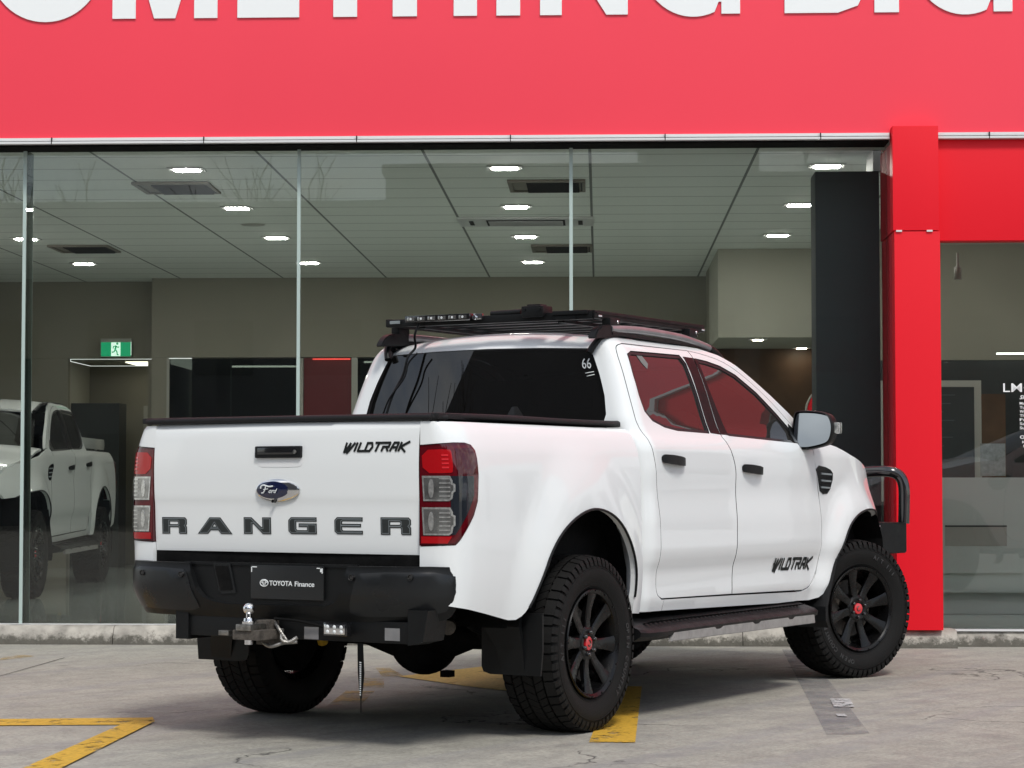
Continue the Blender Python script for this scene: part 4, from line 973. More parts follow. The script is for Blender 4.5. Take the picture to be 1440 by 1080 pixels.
# ================================================================ ground
FA = rad(-61.5); FO = Vector((4.438, 2.13, 0))
FM = Matrix.Translation(FO) @ Matrix.Rotation(FA, 4, 'Z')          # facade frame: x right along the glass, y into the showroom
def put(o): o.matrix_world = FM @ o.matrix_world; return o
def fspan(name, a, b, m, parent=None, bev=0):
    o = span(name, a, b, m, parent, bev)
    if not parent: o.location = FO; o.rotation_euler = (0,0,FA)
    return o
def groundmat():
    m = bpy.data.materials.new('worn_concrete'); m.use_nodes = True; n = m.node_tree.nodes; l = m.node_tree.links; b = n['Principled BSDF']
    tc = n.new('ShaderNodeTexCoord')
    def noi(s, d=6, r=.6, sc=(1,1,1), dist=0, loc=(0,0,0)):
        mp = n.new('ShaderNodeMapping'); mp.inputs['Scale'].default_value = sc; mp.inputs['Location'].default_value = loc; l.new(tc.outputs['Object'], mp.inputs[0])
        t = n.new('ShaderNodeTexNoise'); t.inputs['Scale'].default_value = s; t.inputs['Detail'].default_value = d; t.inputs['Roughness'].default_value = r; t.inputs['Distortion'].default_value = dist
        l.new(mp.outputs[0], t.inputs['Vector']); return t.outputs['Fac']
    def ramp(v, stops):
        r = n.new('ShaderNodeValToRGB'); 
        while len(r.color_ramp.elements) < len(stops): r.color_ramp.elements.new(.5)
        for e, (p, c) in zip(r.color_ramp.elements, stops): e.position = p; e.color = (*c, 1) if len(c) == 3 else c
        l.new(v, r.inputs[0]); return r.outputs['Color']
    def mixc(mode, f, a, bb):
        x = n.new('ShaderNodeMixRGB'); x.blend_type = mode
        if isinstance(f, (int,float)): x.inputs[0].default_value = f
        else: l.new(f, x.inputs[0])
        for i, v in ((1,a),(2,bb)):
            if isinstance(v, tuple): x.inputs[i].default_value = (*v,1)
            else: l.new(v, x.inputs[i])
        return x.outputs[0]
    base = ramp(noi(.55, 8, .65), [(.30,(.32,.307,.265)),(.50,(.36,.347,.303)),(.70,(.405,.392,.345))])
    fine = ramp(noi(45, 5, .8), [(.34,(.70,.69,.68)),(.55,(1.02,1.02,1.02)),(.70,(1.20,1.19,1.17))])
    c = mixc('MULTIPLY', 1, base, fine)
    mid = ramp(noi(6, 8, .75, dist=.6), [(.33,(.76,.76,.77)),(.60,(1.06,1.06,1.05))]); c = mixc('MULTIPLY', 1, c, mid)
    # long tyre scuffs (bluish-grey) in two directions
    for sc, rot, loc, lo, hi, cc in (((.16,4.2,1),0.05,(3,1,0),.52,.62,(.23,.225,.235)),((2.6,.22,1),.35,(1,5,0),.55,.68,(.22,.21,.20)),((.14,4.6,1),.28,(8,2,0),.54,.64,(.21,.20,.19))):
        mp0 = n.new('ShaderNodeMapping'); mp0.vector_type = 'POINT'; mp0.inputs['Rotation'].default_value = (0,0,rot); l.new(tc.outputs['Object'], mp0.inputs[0])
        mp1 = n.new('ShaderNodeMapping'); mp1.inputs['Scale'].default_value = sc; mp1.inputs['Location'].default_value = loc; l.new(mp0.outputs[0], mp1.inputs[0])
        t = n.new('ShaderNodeTexNoise'); t.inputs['Scale'].default_value = 1.1; t.inputs['Detail'].default_value = 5; t.inputs['Roughness'].default_value = .5; l.new(mp1.outputs[0], t.inputs['Vector'])
        f = ramp(t.outputs['Fac'], [(lo,(0,0,0)),(hi,(.42,.42,.42))]); f2 = mixc('MULTIPLY', 1, f, ramp(noi(9,6,.7), [(.35,(.25,.25,.25)),(.6,(1,1,1))]))
        c = mixc('MIX', f2, c, cc)
    # oil spots
    v = n.new('ShaderNodeTexVoronoi'); v.inputs['Scale'].default_value = 1.7; l.new(tc.outputs['Object'], v.inputs['Vector'])
    sp = ramp(v.outputs['Distance'], [(.03,(.35,.35,.35)),(.07,(0,0,0))]); c = mixc('MIX', sp, c, (.07,.068,.065))
    # fine cracks: edges of large distorted cells, kept only in patches
    nd = n.new('ShaderNodeTexNoise'); nd.inputs['Scale'].default_value = 2.2; nd.inputs['Detail'].default_value = 7; l.new(tc.outputs['Object'], nd.inputs['Vector'])
    vm = n.new('ShaderNodeVectorMath'); vm.operation = 'MULTIPLY_ADD'; vm.inputs[1].default_value = (.9,.9,.9); l.new(nd.outputs['Color'], vm.inputs[0]); l.new(tc.outputs['Object'], vm.inputs[2])
    vc = n.new('ShaderNodeTexVoronoi'); vc.feature = 'DISTANCE_TO_EDGE'; vc.inputs['Scale'].default_value = .42; l.new(vm.outputs[0], vc.inputs['Vector'])
    ck = ramp(vc.outputs['Distance'], [(.0015,(1,1,1)),(.005,(0,0,0))]); pm = ramp(noi(.9,3,.5,loc=(4,9,0)), [(.44,(0,0,0)),(.54,(1,1,1))])
    ckm = mixc('MULTIPLY', 1, ck, pm); c = mixc('MIX', ckm, c, (.045,.042,.040))
    l.new(c, b.inputs['Base Color'])
    rr = ramp(noi(3,5,.6), [(.3,(.62,.62,.62)),(.7,(.85,.85,.85))]); l.new(rr, b.inputs['Roughness'])
    bp = n.new('ShaderNodeBump'); bp.inputs['Strength'].default_value = .45; bp.inputs['Distance'].default_value = .006
    h = mixc('SUBTRACT', 1, noi(60,6,.75), ckm); l.new(h, bp.inputs['Height']); l.new(bp.outputs[0], b.inputs['Normal'])
    return m
def paintmat(name, col, wear_lo=.40, wear_hi=.5, sc=7, cover=1.0):
    """worn road paint: the paint colour breaks up to concrete grey"""
    m = bpy.data.materials.new(name); m.use_nodes = True; n = m.node_tree.nodes; l = m.node_tree.links; b = n['Principled BSDF']; tc = n.new('ShaderNodeTexCoord')
    t = n.new('ShaderNodeTexNoise'); t.inputs['Scale'].default_value = sc; t.inputs['Detail'].default_value = 10; t.inputs['Roughness'].default_value = .75; l.new(tc.outputs['Object'], t.inputs['Vector'])
    r = n.new('ShaderNodeValToRGB'); r.color_ramp.elements[0].position = wear_lo; r.color_ramp.elements[1].position = wear_hi
    r.color_ramp.elements[0].color = (.19,.18,.165,1); r.color_ramp.elements[1].color = (*col,1); l.new(t.outputs['Fac'], r.inputs[0])
    t2 = n.new('ShaderNodeTexNoise'); t2.inputs['Scale'].default_value = 50; t2.inputs['Detail'].default_value = 4; l.new(tc.outputs['Object'], t2.inputs['Vector'])
    r2 = n.new('ShaderNodeValToRGB'); r2.color_ramp.elements[0].position = .3; r2.color_ramp.elements[0].color = (.72,.72,.72,1); r2.color_ramp.elements[1].position = .6; l.new(t2.outputs['Fac'], r2.inputs[0])
    x = n.new('ShaderNodeMixRGB'); x.blend_type = 'MULTIPLY'; x.inputs[0].default_value = 1; x.inputs[1].default_value = (*col,1); l.new(r2.outputs[0], x.inputs[2]); l.new(x.outputs[0], b.inputs['Base Color']); r.color_ramp.elements[0].color = (0,0,0,1); r.color_ramp.elements[1].color = (cover,cover,cover,1); l.new(r.outputs[0], b.inputs['Alpha'])
    b.inputs['Roughness'].default_value = .7; return m
M['ground'] = groundmat()
bm = bmesh.new(); g = [bm.verts.new(p) for p in ((-400,-400,0),(400,-400,0),(400,400,0),(-400,400,0))]; bm.faces.new(g)
tag(meshobj('ground', bm, 'ground'), kind='structure')
M['yline'] = paintmat('yellow_road_paint', (.62,.37,.035), .36, .47)
M['yold'] = paintmat('faded_yellow_paint', (.50,.34,.10), .40, .58, 5, .7)
M['wold'] = paintmat('faded_grey_paint', (.20,.20,.225), .34, .60, 5, .45)
M['wspot'] = paintmat('white_remnant', (.50,.50,.50), .42, .5, 25)
def mark(pts, m, z=.004):
    bm = bmesh.new(); f = bm.faces.new([bm.verts.new((x,y,z)) for x,y in pts])
    if f.normal.z < 0: f.normal_flip()
    return tag(meshobj('road_marking', bm, m), kind='structure')
mark([(-.984,1.744),(-.559,1.165),(-.700,1.045),(-1.168,1.567)][:4], 'yline') if False else None
mark([(-1.40,2.34),(-.559,1.160),(-.86,1.062),(-.90,1.095),(-1.50,1.92)][:0] or [(-1.66,2.68),(-.559,1.16),(-.875,1.078),(-1.85,2.52)], 'yline')
mark([(-.559,1.160),(-.845,1.027),(-3.35,-.42),(-3.30,-.24),(-.905,1.10),(-.875,1.078)][:0] or [(-.559,1.164),(-.70,1.03),(-2.9,-.13),(-3.0,.00),(-.885,1.075)], 'yline', .0075)
mark([(-.382,-1.129),(-.279,-1.301),(2.10,-.10),(2.04,.06)], 'yline')
mark([(2.37,1.868),(2.414,1.793),(1.98,1.40),(1.90,1.50)], 'yold')
mark([(1.75,1.55),(1.80,1.42),(1.30,1.08),(1.22,1.20)], 'yold')
mark([(1.05,1.16),(1.12,1.02),(.45,.65),(.38,.80)], 'yold')
M['yold2'] = paintmat('dull_yellow_paint', (.62,.42,.10), .28, .42, 5)
mark([(1.95,1.42),(2.82,1.36),(2.42,.70),(1.50,.42),(1.62,.75)], 'yold2')
mark([(1.84,4.42),(2.05,4.46),(2.0,4.30),(1.6,4.25)], 'yold')
mark([(5.05,.36),(5.12,.22),(.56,-2.05),(.42,-1.90)], 'wold')
mark([(1.95,-1.28),(2.0,-1.37),(1.62,-1.55),(1.57,-1.46)], 'wspot', .0075)
mark([(1.25,-1.60),(1.27,-1.64),(1.18,-1.69),(1.16,-1.65)], 'wspot', .0075)
# saw-cut joints
M['joint'] = mat('joint_shadow', (.035,.033,.03), .9)
mark([(2.0,4.05),(.10,3.1),(.10,3.095),(2.0,4.04)], 'joint', .004)
mark([(5.9,-2.0),(-.5,-4.6),(-.5,-4.605),(5.9,-2.006)], 'joint', .004)
# ---- kerb: rounded concrete edging, in lengths with joints
def kerbmat():
    m = mat('mossy_concrete', (.36,.34,.30), .85, noise_amt=.35, nscale=9, bump=.6, bscale=50)
    n = m.node_tree.nodes; l = m.node_tree.links; b = n['Principled BSDF']; src = b.inputs['Base Color'].links[0].from_socket
    tc = n.new('ShaderNodeTexCoord'); sp = n.new('ShaderNodeSeparateXYZ'); l.new(tc.outputs['Object'], sp.inputs[0])
    t = n.new('ShaderNodeTexNoise'); t.inputs['Scale'].default_value = 14; t.inputs['Detail'].default_value = 8; t.inputs['Roughness'].default_value = .75; l.new(tc.outputs['Object'], t.inputs['Vector'])
    a = n.new('ShaderNodeMath'); a.operation = 'MULTIPLY_ADD'; a.inputs[1].default_value = -4.2; l.new(sp.outputs[2], a.inputs[0]); l.new(t.outputs['Fac'], a.inputs[2])
    r = n.new('ShaderNodeValToRGB'); r.color_ramp.elements[0].position = .19; r.color_ramp.elements[0].color = (0,0,0,1); r.color_ramp.elements[1].position = .36; r.color_ramp.elements[1].color = (.85,.85,.85,1); l.new(a.outputs[0], r.inputs[0])
    x = n.new('ShaderNodeMixRGB'); l.new(r.outputs[0], x.inputs[0]); l.new(src, x.inputs[1]); x.inputs[2].default_value = (.055,.052,.040,1); l.new(x.outputs[0], b.inputs['Base Color']); return m
M['kerb'] = kerbmat()
def kerb(x0, x1, yf=0.0, top=.13, back=.16):
    bm = bmesh.new(); sec = [(yf-.02,0),(yf-.012,.055),(yf,.075),(yf+.012,.10),(yf+.035,top-.006),(yf+.07,top),(back,top),(back,0)]
    n_ = max(2, int((x1-x0)/.10)); pv = None
    for i in range(n_+1):
        x = x0+(x1-x0)*i/n_; j = .004*noise.noise(Vector((x*3,yf,0)))
        r_ = [bm.verts.new((x, y+j+(.006*noise.noise(Vector((x*9,k*3,1))) if k < 5 else 0), z+(.004*noise.noise(Vector((x*7,k,4))) if 0<k<6 else 0))) for k,(y,z) in enumerate(sec)]
        if pv:
            for k in range(len(sec)-1): bm.faces.new((pv[k],r_[k],r_[k+1],pv[k+1]))
        else: bm.faces.new(r_)
        pv = r_
    bm.faces.new(pv[::-1]); bmesh.ops.recalc_face_normals(bm, faces=bm.faces[:])
    o = meshobj('kerb', bm, 'kerb', None, True, 40); o.location = FO; o.rotation_euler = (0,0,FA); tag(o, kind='structure')
for a, b in ((-7.8,-5.2),(-5.195,-2.805),(-2.80,-.40),(-.395,1.60),(1.605,2.58)): kerb(a, b)
kerb(2.585, 3.06, -.13, .125); kerb(3.065, 5.6, .03, .105); kerb(5.605, 8.5, .03, .105); kerb(8.505, 26, .03, .105)
# ================================================================ showroom building
BU = empty('showroom_building', FO, FA); tag(BU, 'car showroom with a big red lettered fascia above a wide glass front', 'building')
F_ = BU
def fp(name, a, b, m, bev=0, parent=None): return span(name, a, b, m, parent or BU, bev)
M['fred'] = mat('fascia_red', (.90,.055,.090), .38, spec=.5, noise_amt=.02, nscale=.7)
fas = fp('fascia', (-9,-.06,3.568), (13,.30,7.2), 'fred', .004)
M['strip'] = mat('white_metal_strip', (.66,.67,.67), .35)
def stripf(x0, x1):
    a = fp('trim_strip', (x0,-.085,3.545), (x1,-.02,3.566), 'strip', .002); fp('trim_lip', (x0,-.10,3.522), (x1,-.03,3.538), 'strip', .002, a)
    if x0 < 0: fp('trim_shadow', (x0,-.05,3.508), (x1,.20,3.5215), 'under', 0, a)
    x = x0+.35
    while x < x1:
        fp('strip_joint', (x,-.1015,3.520), (x+.006,-.084,3.567), 'under', 0, a); x += 1.08
stripf(-9, 2.63); stripf(2.965, 13)
# fascia letters, cut from sheet
def ringp(cx, cz, a, b, n=56): return [(cx+a*math.cos(2*math.pi*i/n), cz+b*math.sin(2*math.pi*i/n)) for i in range(n)]
fl = lambda x, z: (x, -.062, z)
def fletter(o_, hs=()): return panel('letter', fl, o_, 'decalw', fas, holes=hs, off=.012, thick=.012, step=.25, cen=Vector((0,5,4)))
M['decalw'] = mat('letter_white', (.82,.85,.85), .45)
Z0 = 4.414; H = .80; Wd = .165
fletter(ringp(-3.305,Z0+.39,.405,.41), [ringp(-3.305,Z0+.39,.235,.25)])
def rect(x0,x1,z0,z1): return [(x0,z0),(x1,z0),(x1,z1),(x0,z1)]
fletter([(-2.827,Z0),(-2.662,Z0),(-2.662,Z0+.45),(-2.53,Z0),(-2.38,Z0),(-2.245,Z0+.45),(-2.245,Z0),(-2.08,Z0),(-2.08,Z0+H),(-2.32,Z0+H),(-2.455,Z0+.32),(-2.59,Z0+H),(-2.827,Z0+H)])
fletter([(-1.938,Z0),(-1.50,Z0),(-1.50,Z0+.15),(-1.773,Z0+.15),(-1.773,Z0+.33),(-1.53,Z0+.33),(-1.53,Z0+.47),(-1.773,Z0+.47),(-1.773,Z0+.65),(-1.51,Z0+.65),(-1.51,Z0+H),(-1.938,Z0+H)])
fletter([(-1.258,Z0),(-1.09,Z0),(-1.09,Z0+.65),(-.93,Z0+.65),(-.93,Z0+H),(-1.42,Z0+H),(-1.42,Z0+.65),(-1.258,Z0+.65)])
fletter([(-.838,Z0),(-.667,Z0),(-.667,Z0+.33),(-.408,Z0+.33),(-.408,Z0),(-.244,Z0),(-.244,Z0+H),(-.408,Z0+H),(-.408,Z0+.48),(-.667,Z0+.48),(-.667,Z0+H),(-.838,Z0+H)])
fletter(rect(-.107,.060,Z0,Z0+H))
fletter([(.200,Z0),(.352,Z0),(.352,Z0+.50),(.665,Z0),(.815,Z0),(.815,Z0+H),(.66,Z0+H),(.66,Z0+.30),(.37,Z0+H),(.200,Z0+H)])
def gl(x0, w):
    cx, cz, a, b = x0+.37, Z0+.39, .37, .41
    o1 = [(cx+a*math.cos(t), cz+b*math.sin(t)) for t in np.linspace(.62, 5.12, 40)]
    i1 = [(cx+(a-.165)*math.cos(t), cz+(b-.16)*math.sin(t)) for t in np.linspace(5.2, .75, 36)]
    return o1 + [(x0+w-.150,Z0+.085),(x0+w-.130,Z0+.085),(x0+w-.130,Z0),(x0+w,Z0),(x0+w,Z0+.43),(cx+.02,Z0+.43),(cx+.02,Z0+.29),(x0+w-.17,Z0+.29),(x0+w-.20,Z0+.20)] + i1
fletter(gl(.905,.695))
fletter([(1.91,Z0),(2.28,Z0),(2.42,Z0+.05),(2.49,Z0+.20),(2.43,Z0+.36),(2.33,Z0+.42),(2.42,Z0+.50),(2.44,Z0+.62),(2.38,Z0+.75),(2.26,Z0+H),(1.91,Z0+H)], [rect(2.075,2.27,Z0+.15,Z0+.32), rect(2.075,2.23,Z0+.48,Z0+.65)])
fletter(rect(2.535,2.705,Z0,Z0+H)); fletter(gl(2.795,.695))
fletter(ringp(-4.35,Z0+.39,.30,.41), [ringp(-4.35,Z0+.39,.14,.25)]) if False else None
M['bouncewall'] = mat('pale_bounce_cladding', (.62,.64,.65), .45)
# red column and wall to its right
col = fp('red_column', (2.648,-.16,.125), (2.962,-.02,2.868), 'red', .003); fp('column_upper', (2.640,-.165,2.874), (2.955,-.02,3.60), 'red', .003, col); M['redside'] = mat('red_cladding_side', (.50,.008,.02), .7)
fp('column_return', (2.652,-.016,.125), (2.955,.55,3.50), 'redside', 0, col) if False else None
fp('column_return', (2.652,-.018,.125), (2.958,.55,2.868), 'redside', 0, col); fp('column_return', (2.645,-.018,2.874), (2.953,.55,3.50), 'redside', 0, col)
for x in (2.66,2.87): fp('joint_cap', (x,-.172,2.864), (x+.04,-.155,2.876), 'strip', 0, col)
fp('red_wall_panel', (2.966,-.045,2.815), (13,.10,3.5205), 'red', .003)
fp('bounce_wall_panel', (5.9,-.045,.11), (13,.10,.75), 'bouncewall', .003); fp('bounce_wall_panel', (5.9,-.045,2.3), (13,.10,2.813), 'bouncewall', .003)  # unseen pale walling added to bounce neutral light onto the truck side
for x in (5.9,8.0,10.1,12.2): fp('bounce_wall_panel', (x,-.045,.752), (x+.8,.10,2.298), 'bouncewall', .003)
for x in (6.7,8.8,10.9): fp('window_pane', (x,.0,.752), (x+1.3,.01,2.298), 'pane')  # unseen panes added to break up the walling's reflection in the paint
M['edge'] = mat('glass_edge', (.42,.52,.49), .3, spec=.6)
px = [-9,-7.35,-5.42,-3.497,-1.525,.413,2.648]
for i in range(6):
    a, b = px[i], px[i+1]
    fp('window_pane', (a+.012,.145,.132), (b-.012,.157,3.515), 'pane')
    if 0 < i: fp('glass_joint', (a-.012,.140,.132), (a+.012,.160,3.515), 'edge')
for x in (-3.497,):
    fp('glass_fin', (x-.004,.17,.132), (x+.008,.34,3.515), 'pane'); fp('fin_edge', (x-.005,.342,.132), (x+.009,.348,3.515), 'edge')
pr_ = fp('window_pane', (2.99,.085,.12), (5.88,.095,2.80), 'pane'); fp('window_frame', (2.966,.02,.107), (5.9,.12,.119), 'strip')
fp('sill_strip', (-9,.12,.131), (2.645,.20,.1365), 'strip')
# opening-hours lettering on the right pane
LOC = lambda x, y, z: Matrix.Translation((x,y,z)) @ SIDE
M['vinylw'] = mat('window_vinyl_white', (.85,.87,.87), .5)
textobj('lettering', 'LMC', LOC(3.427,.080,1.766), .215, 'vinylw', pr_, off=.003, height=.062)
textobj('lettering', 'Showroom', LOC(3.540,.080,1.716), .20, 'vinylw', pr_, shear=.3, off=.010, height=.028)
for i, s in enumerate(('Mon','Tue','Wed','Thur','Fri','Sat','Sun')): textobj('lettering', s, LOC(3.540,.080,1.678-.0285*i), .05 if len(s)<4 else .065, 'vinylw', pr_, off=.010, height=.019)
textobj('lettering', 'Office', LOC(3.540,.080,1.440), .10, 'vinylw', pr_, off=.02, height=.024)
for i, s in enumerate(('Mon','Fri','Sat')): textobj('lettering', s, LOC(3.555+.008*i,.080,1.408-.028*i), .045, 'vinylw', pr_, off=.02, height=.018)
# ---- interior shell
def tilemat():
    m = bpy.data.materials.new('ceiling_tiles'); m.use_nodes = True; n = m.node_tree.nodes; l = m.node_tree.links; b = n['Principled BSDF']; tc = n.new('ShaderNodeTexCoord')
    mp = n.new('ShaderNodeMapping'); mp.inputs['Location'].default_value = (3.105,-.145,0); l.new(tc.outputs['Object'], mp.inputs[0])
    sp = n.new('ShaderNodeSeparateXYZ'); l.new(mp.outputs[0], sp.inputs[0])
    def grid(s, per, w_):
        a = n.new('ShaderNodeMath'); a.operation = 'PINGPONG'; a.inputs[1].default_value = per/2; l.new(s, a.inputs[0])
        c = n.new('ShaderNodeMath'); c.operation = 'LESS_THAN'; c.inputs[1].default_value = w_; l.new(a.outputs[0], c.inputs[0]); return c.outputs[0]
    mxn = n.new('ShaderNodeMath'); mxn.operation = 'MAXIMUM'; l.new(grid(sp.outputs[0],1.2165,.011), mxn.inputs[0]); l.new(grid(sp.outputs[1],.600,.009), mxn.inputs[1])
    x = n.new('ShaderNodeMixRGB'); l.new(mxn.outputs[0], x.inputs[0]); x.inputs[1].default_value = (.80,.83,.79,1); x.inputs[2].default_value = (.20,.21,.20,1); l.new(x.outputs[0], b.inputs['Base Color'])
    b.inputs['Roughness'].default_value = .9; return m
M['tiles'] = tilemat()
M['wallp'] = mat('painted_plaster', (.29,.275,.225), .8, noise_amt=.04, nscale=1.5)
M['walll'] = mat('painted_plaster_pale', (.44,.435,.37), .8, noise_amt=.04, nscale=1.5)
M['floor'] = mat('polished_floor_tile', (.52,.58,.55), .12, noise_amt=.08, nscale=2, coat=.5)
M['wood'] = mat('dark_timber_lining', (.085,.045,.022), .5, noise_amt=.35, nscale=3)
M['charcoal'] = mat('charcoal_panel', (.050,.062,.068), .6, noise_amt=.06, nscale=2)
M['darkglassin'] = glassmat('office_glazing', (.30,.32,.30), 1.2)
M['dgrey'] = mat('dark_grey_joinery', (.035,.04,.04), .4)
M['frame'] = mat('pale_frame', (.42,.42,.38), .5)
def st(o): return tag(o, kind='structure')
st(fspan('showroom_floor', (-9,.17,-.10), (27,13.5,.128), 'floor'))
st(fspan('ceiling', (-9,.17,3.55), (27,13.5,3.567), 'tiles'))
st(fspan('back_wall', (-4.65,10.3,2.615), (2.2,10.42,3.549), 'wallp'))
st(fspan('back_wall', (-4.65,10.3,.129), (-4.47,10.42,2.613), 'wallp'))
st(fspan('back_wall', (-2.24+2.6,10.3,.129), (2.2,10.42,2.613), 'wallp'))
st(fspan('back_wall', (-9,10.72,2.63), (-4.652,10.84,3.549), 'wallp'))
st(fspan('back_wall', (-9,10.72,.129), (-5.745,10.84,2.628), 'wallp'))
st(fspan('side_wall', (-4.72,10.43,.129), (-4.655,13,2.6), 'wallp'))
st(fspan('side_wall', (-9.1,.17,.129), (-9.0,13.5,3.549), 'wallp'))
st(fspan('corridor_wall', (-5.9,11.9,.129), (-4.73,12.0,2.6), 'wallp')); st(fspan('corridor_wall', (-5.86,10.86,.129), (-5.75,11.88,2.6), 'walll'))
st(fspan('corridor_ceiling', (-5.74,10.85,2.605), (-4.73,11.89,2.625), 'walll'))
st(fspan('office_back_wall', (-4.6,12.6,.129), (2.2,12.7,3.0), 'wallp'))
st(fspan('bulkhead', (1.835,7.31,2.635), (6.0,9.2,3.549), 'walll'))
st(fspan('bulkhead', (1.835,9.201,2.64), (6.0,9.9,3.549), 'wallp'))
st(fspan('timber_wall', (1.90,9.25,.129), (6.0,9.35,2.634), 'wood'))
st(fspan('office_partition', (2.98,3.6,.129), (27,3.7,3.549), 'dgrey')) if False else None
st(fspan('right_ceiling', (2.98,.16,2.86), (6.0,.20,2.96), 'dgrey')) if False else None
def th(o, label, cat, group=None): return tag(o, label, cat, group)
# office glazing in the back wall
og = fspan('office_window', (-4.44,10.32,.14), (-2.94,10.335,2.60), 'darkglassin'); th(og, 'dark office window in the back wall behind the tailgate', 'window')
for a in ((-4.47,-4.44),(-2.94,-2.86)): span('frame', (a[0],10.29,.14), (a[1],10.36,2.60), 'frame', og)
M['redpanel'] = mat('red_graphic_panel', (.12,.004,.008), .4)
rp = fspan('red_wall_graphic', (-2.855,10.33,1.70), (-2.29,10.35,2.608), 'redpanel'); th(rp, 'dark red panel on the back wall beside the cab rear window', 'panel')
og2 = fspan('office_window', (-2.22,10.32,.14), (.36,10.335,2.60), 'darkglassin'); th(og2, 'dark office window seen just left of the cab rear pillar', 'window')
span('frame', (-2.29,10.29,.14), (-2.22,10.36,2.61), 'frame', og2)
th(fspan('low_wall_panel', (-2.855,10.335,.14), (-2.29,10.36,1.69), 'dgrey'), 'black panel below the dark red wall panel', 'panel')
M['lamp'] = mat('ceiling_lamp', (.9,.9,.9), .5, emit=(1,.97,.92), estr=100)
M['lampw'] = mat('ceiling_downlight', (.9,.9,.9), .5, emit=(1,.90,.72), estr=26)
M['tubew'] = mat('strip_lamp', (.9,.9,.9), .5, emit=(.95,1,.95), estr=2.2)
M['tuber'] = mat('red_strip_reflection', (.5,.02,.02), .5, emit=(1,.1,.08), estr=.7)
th(fspan('strip_light', (-3.80,10.9,2.53), (-2.98,10.93,2.55), 'tubew'), 'long white strip light inside the dark back office', 'strip light')
th(fspan('strip_light', (-2.30+.09,10.9,2.60-.02), (-1.3,10.93,2.60), 'tubew'), 'white strip light behind the window left of the cab rear pillar', 'strip light')
th(fspan('strip_light', (-2.75,10.31,2.585), (-2.31,10.325,2.60), 'tuber'), 'thin red reflection, built as a glowing strip, along the top of the dark red panel', 'strip light')  # glowing strip put in for a red reflection; no lamp there
# ceiling lights: recessed rectangular fittings
def clight(x, y, lab, z=3.549, w_=.185, d=.115, m='lamp', grp='recessed showroom ceiling lights'):
    e = empty('ceiling_light', FM @ Vector((x,y,z)), FA); tag(e, lab, 'ceiling light', grp)
    span('frame', (-w_/2-.045,-d/2-.045,-.010), (w_/2+.045,d/2+.045,-.002), 'strip', e); span('diffuser', (-w_/2,-d/2,-.016), (w_/2,d/2,-.011), m, e)
RN = ['nearest','second','third','farthest']
for k, x in enumerate((-5.04,-2.56,-.11)):
    for j, y in enumerate((1.36,3.72,6.05,8.5)):
        nm = ('left','middle','right-hand')[k]
        clight(x, y, f'{RN[j]} square ceiling light from the glass in the {nm} row of the showroom')
for j, y in enumerate((1.36,3.70,6.03)): clight(2.345, y, f'{RN[j]} square ceiling light from the glass in the row above the charcoal panel')
for y_ in (2.0,4.2): clight(3.95, y_, 'added ceiling light, out of view, brightening the reception desk, ' + ('nearer the glass' if y_ < 3 else 'farther from the glass'))  # both lamps added out of view to brighten the under-lit desk room
clight(2.257, 7.55, 'small warm downlight under the front edge of the pale bulkhead', 2.634, .10, .10, 'lampw', 'downlights under the bulkhead')
clight(2.84, 9.0, 'small warm downlight washing the dark timber wall', 2.634, .10, .10, 'lampw', 'downlights under the bulkhead')
clight(4.40, 7.8, 'small warm downlight seen through the right-hand window', 2.634, .12, .12, 'lampw', 'downlights under the bulkhead')
cl = fspan('ceiling_light', (-5.12,11.2,2.585), (-4.76,11.75,2.602), 'lampp') if False else None
M['lampp'] = mat('corridor_lamp', (.9,.9,.85), .5, emit=(1,.95,.78), estr=1.6)
th(fspan('ceiling_light', (-5.10,10.95,2.590), (-4.75,11.6,2.603), 'lampp'), 'cream rectangular light in the corridor ceiling below the exit sign', 'ceiling light')
# vents
M['vent'] = mat('vent_metal', (.22,.20,.17), .6); M['ventd'] = mat('vent_dark', (.02,.02,.02), .8)
def vent(x, y, lab, w_=.62, d=.62):
    e = empty('ceiling_vent', FM @ Vector((x,y,3.549)), FA); tag(e, lab, 'air vent', 'square ceiling air vents')
    span('backing', (-w_/2,-d/2,-.006), (w_/2,d/2,-.003), 'vent', e)
    bm = bmesh.new()
    for i in range(9):
        t = -d/2+.05+i*(d-.1)/8; addbox(bm, (.05,t,-.018), (w_-.2,.006,.03), Matrix.Rotation(.7,3,'X'))
    for i in range(7): addbox(bm, (w_/2-.24+i*.035,0,-.014), (.012,d-.14,.02))
    meshobj('louvre', bm, 'ventd', e)
    bm = bmesh.new()
    for a, b in (((-w_/2,-d/2),(w_/2,-d/2+.035)),((-w_/2,d/2-.035),(w_/2,d/2)),((-w_/2,-d/2+.036),(-w_/2+.035,d/2-.036)),((w_/2-.035,-d/2+.036),(w_/2,d/2-.036))): addspan(bm, (*a,-.022), (*b,-.006))
    meshobj('frame', bm, 'vent', e)
vent(-2.83, 2.36, 'square air vent in the ceiling nearest the glass at upper left'); vent(.19, 2.36, 'square air vent in the ceiling right of the middle glass joint')
vent(-4.67, 6.95, 'distant square air vent in the ceiling at far left'); vent(.23, 7.1, 'distant square air vent in the ceiling above the truck roof')
e = empty('ceiling_cassette', FM @ Vector((-.06,4.78,3.549)), FA); tag(e, 'wide ceiling air-conditioning cassette with a black grille above the truck', 'air conditioner')
span('casing', (-.62,-.30,-.02), (.62,.30,-.002), 'strip', e); span('grille', (-.36,-.2,-.026), (.36,.2,-.021), 'ventd', e)
bm = bmesh.new()
for i in range(6): addspan(bm, (-.34,-.17+i*.065,-.033), (.34,-.155+i*.065,-.027))
meshobj('grille_bar', bm, 'strip', e)
for x in (-.5,.5): span('outlet_slot', (x-.02,-.15,-.026), (x+.02,.15,-.021), 'ventd', e)
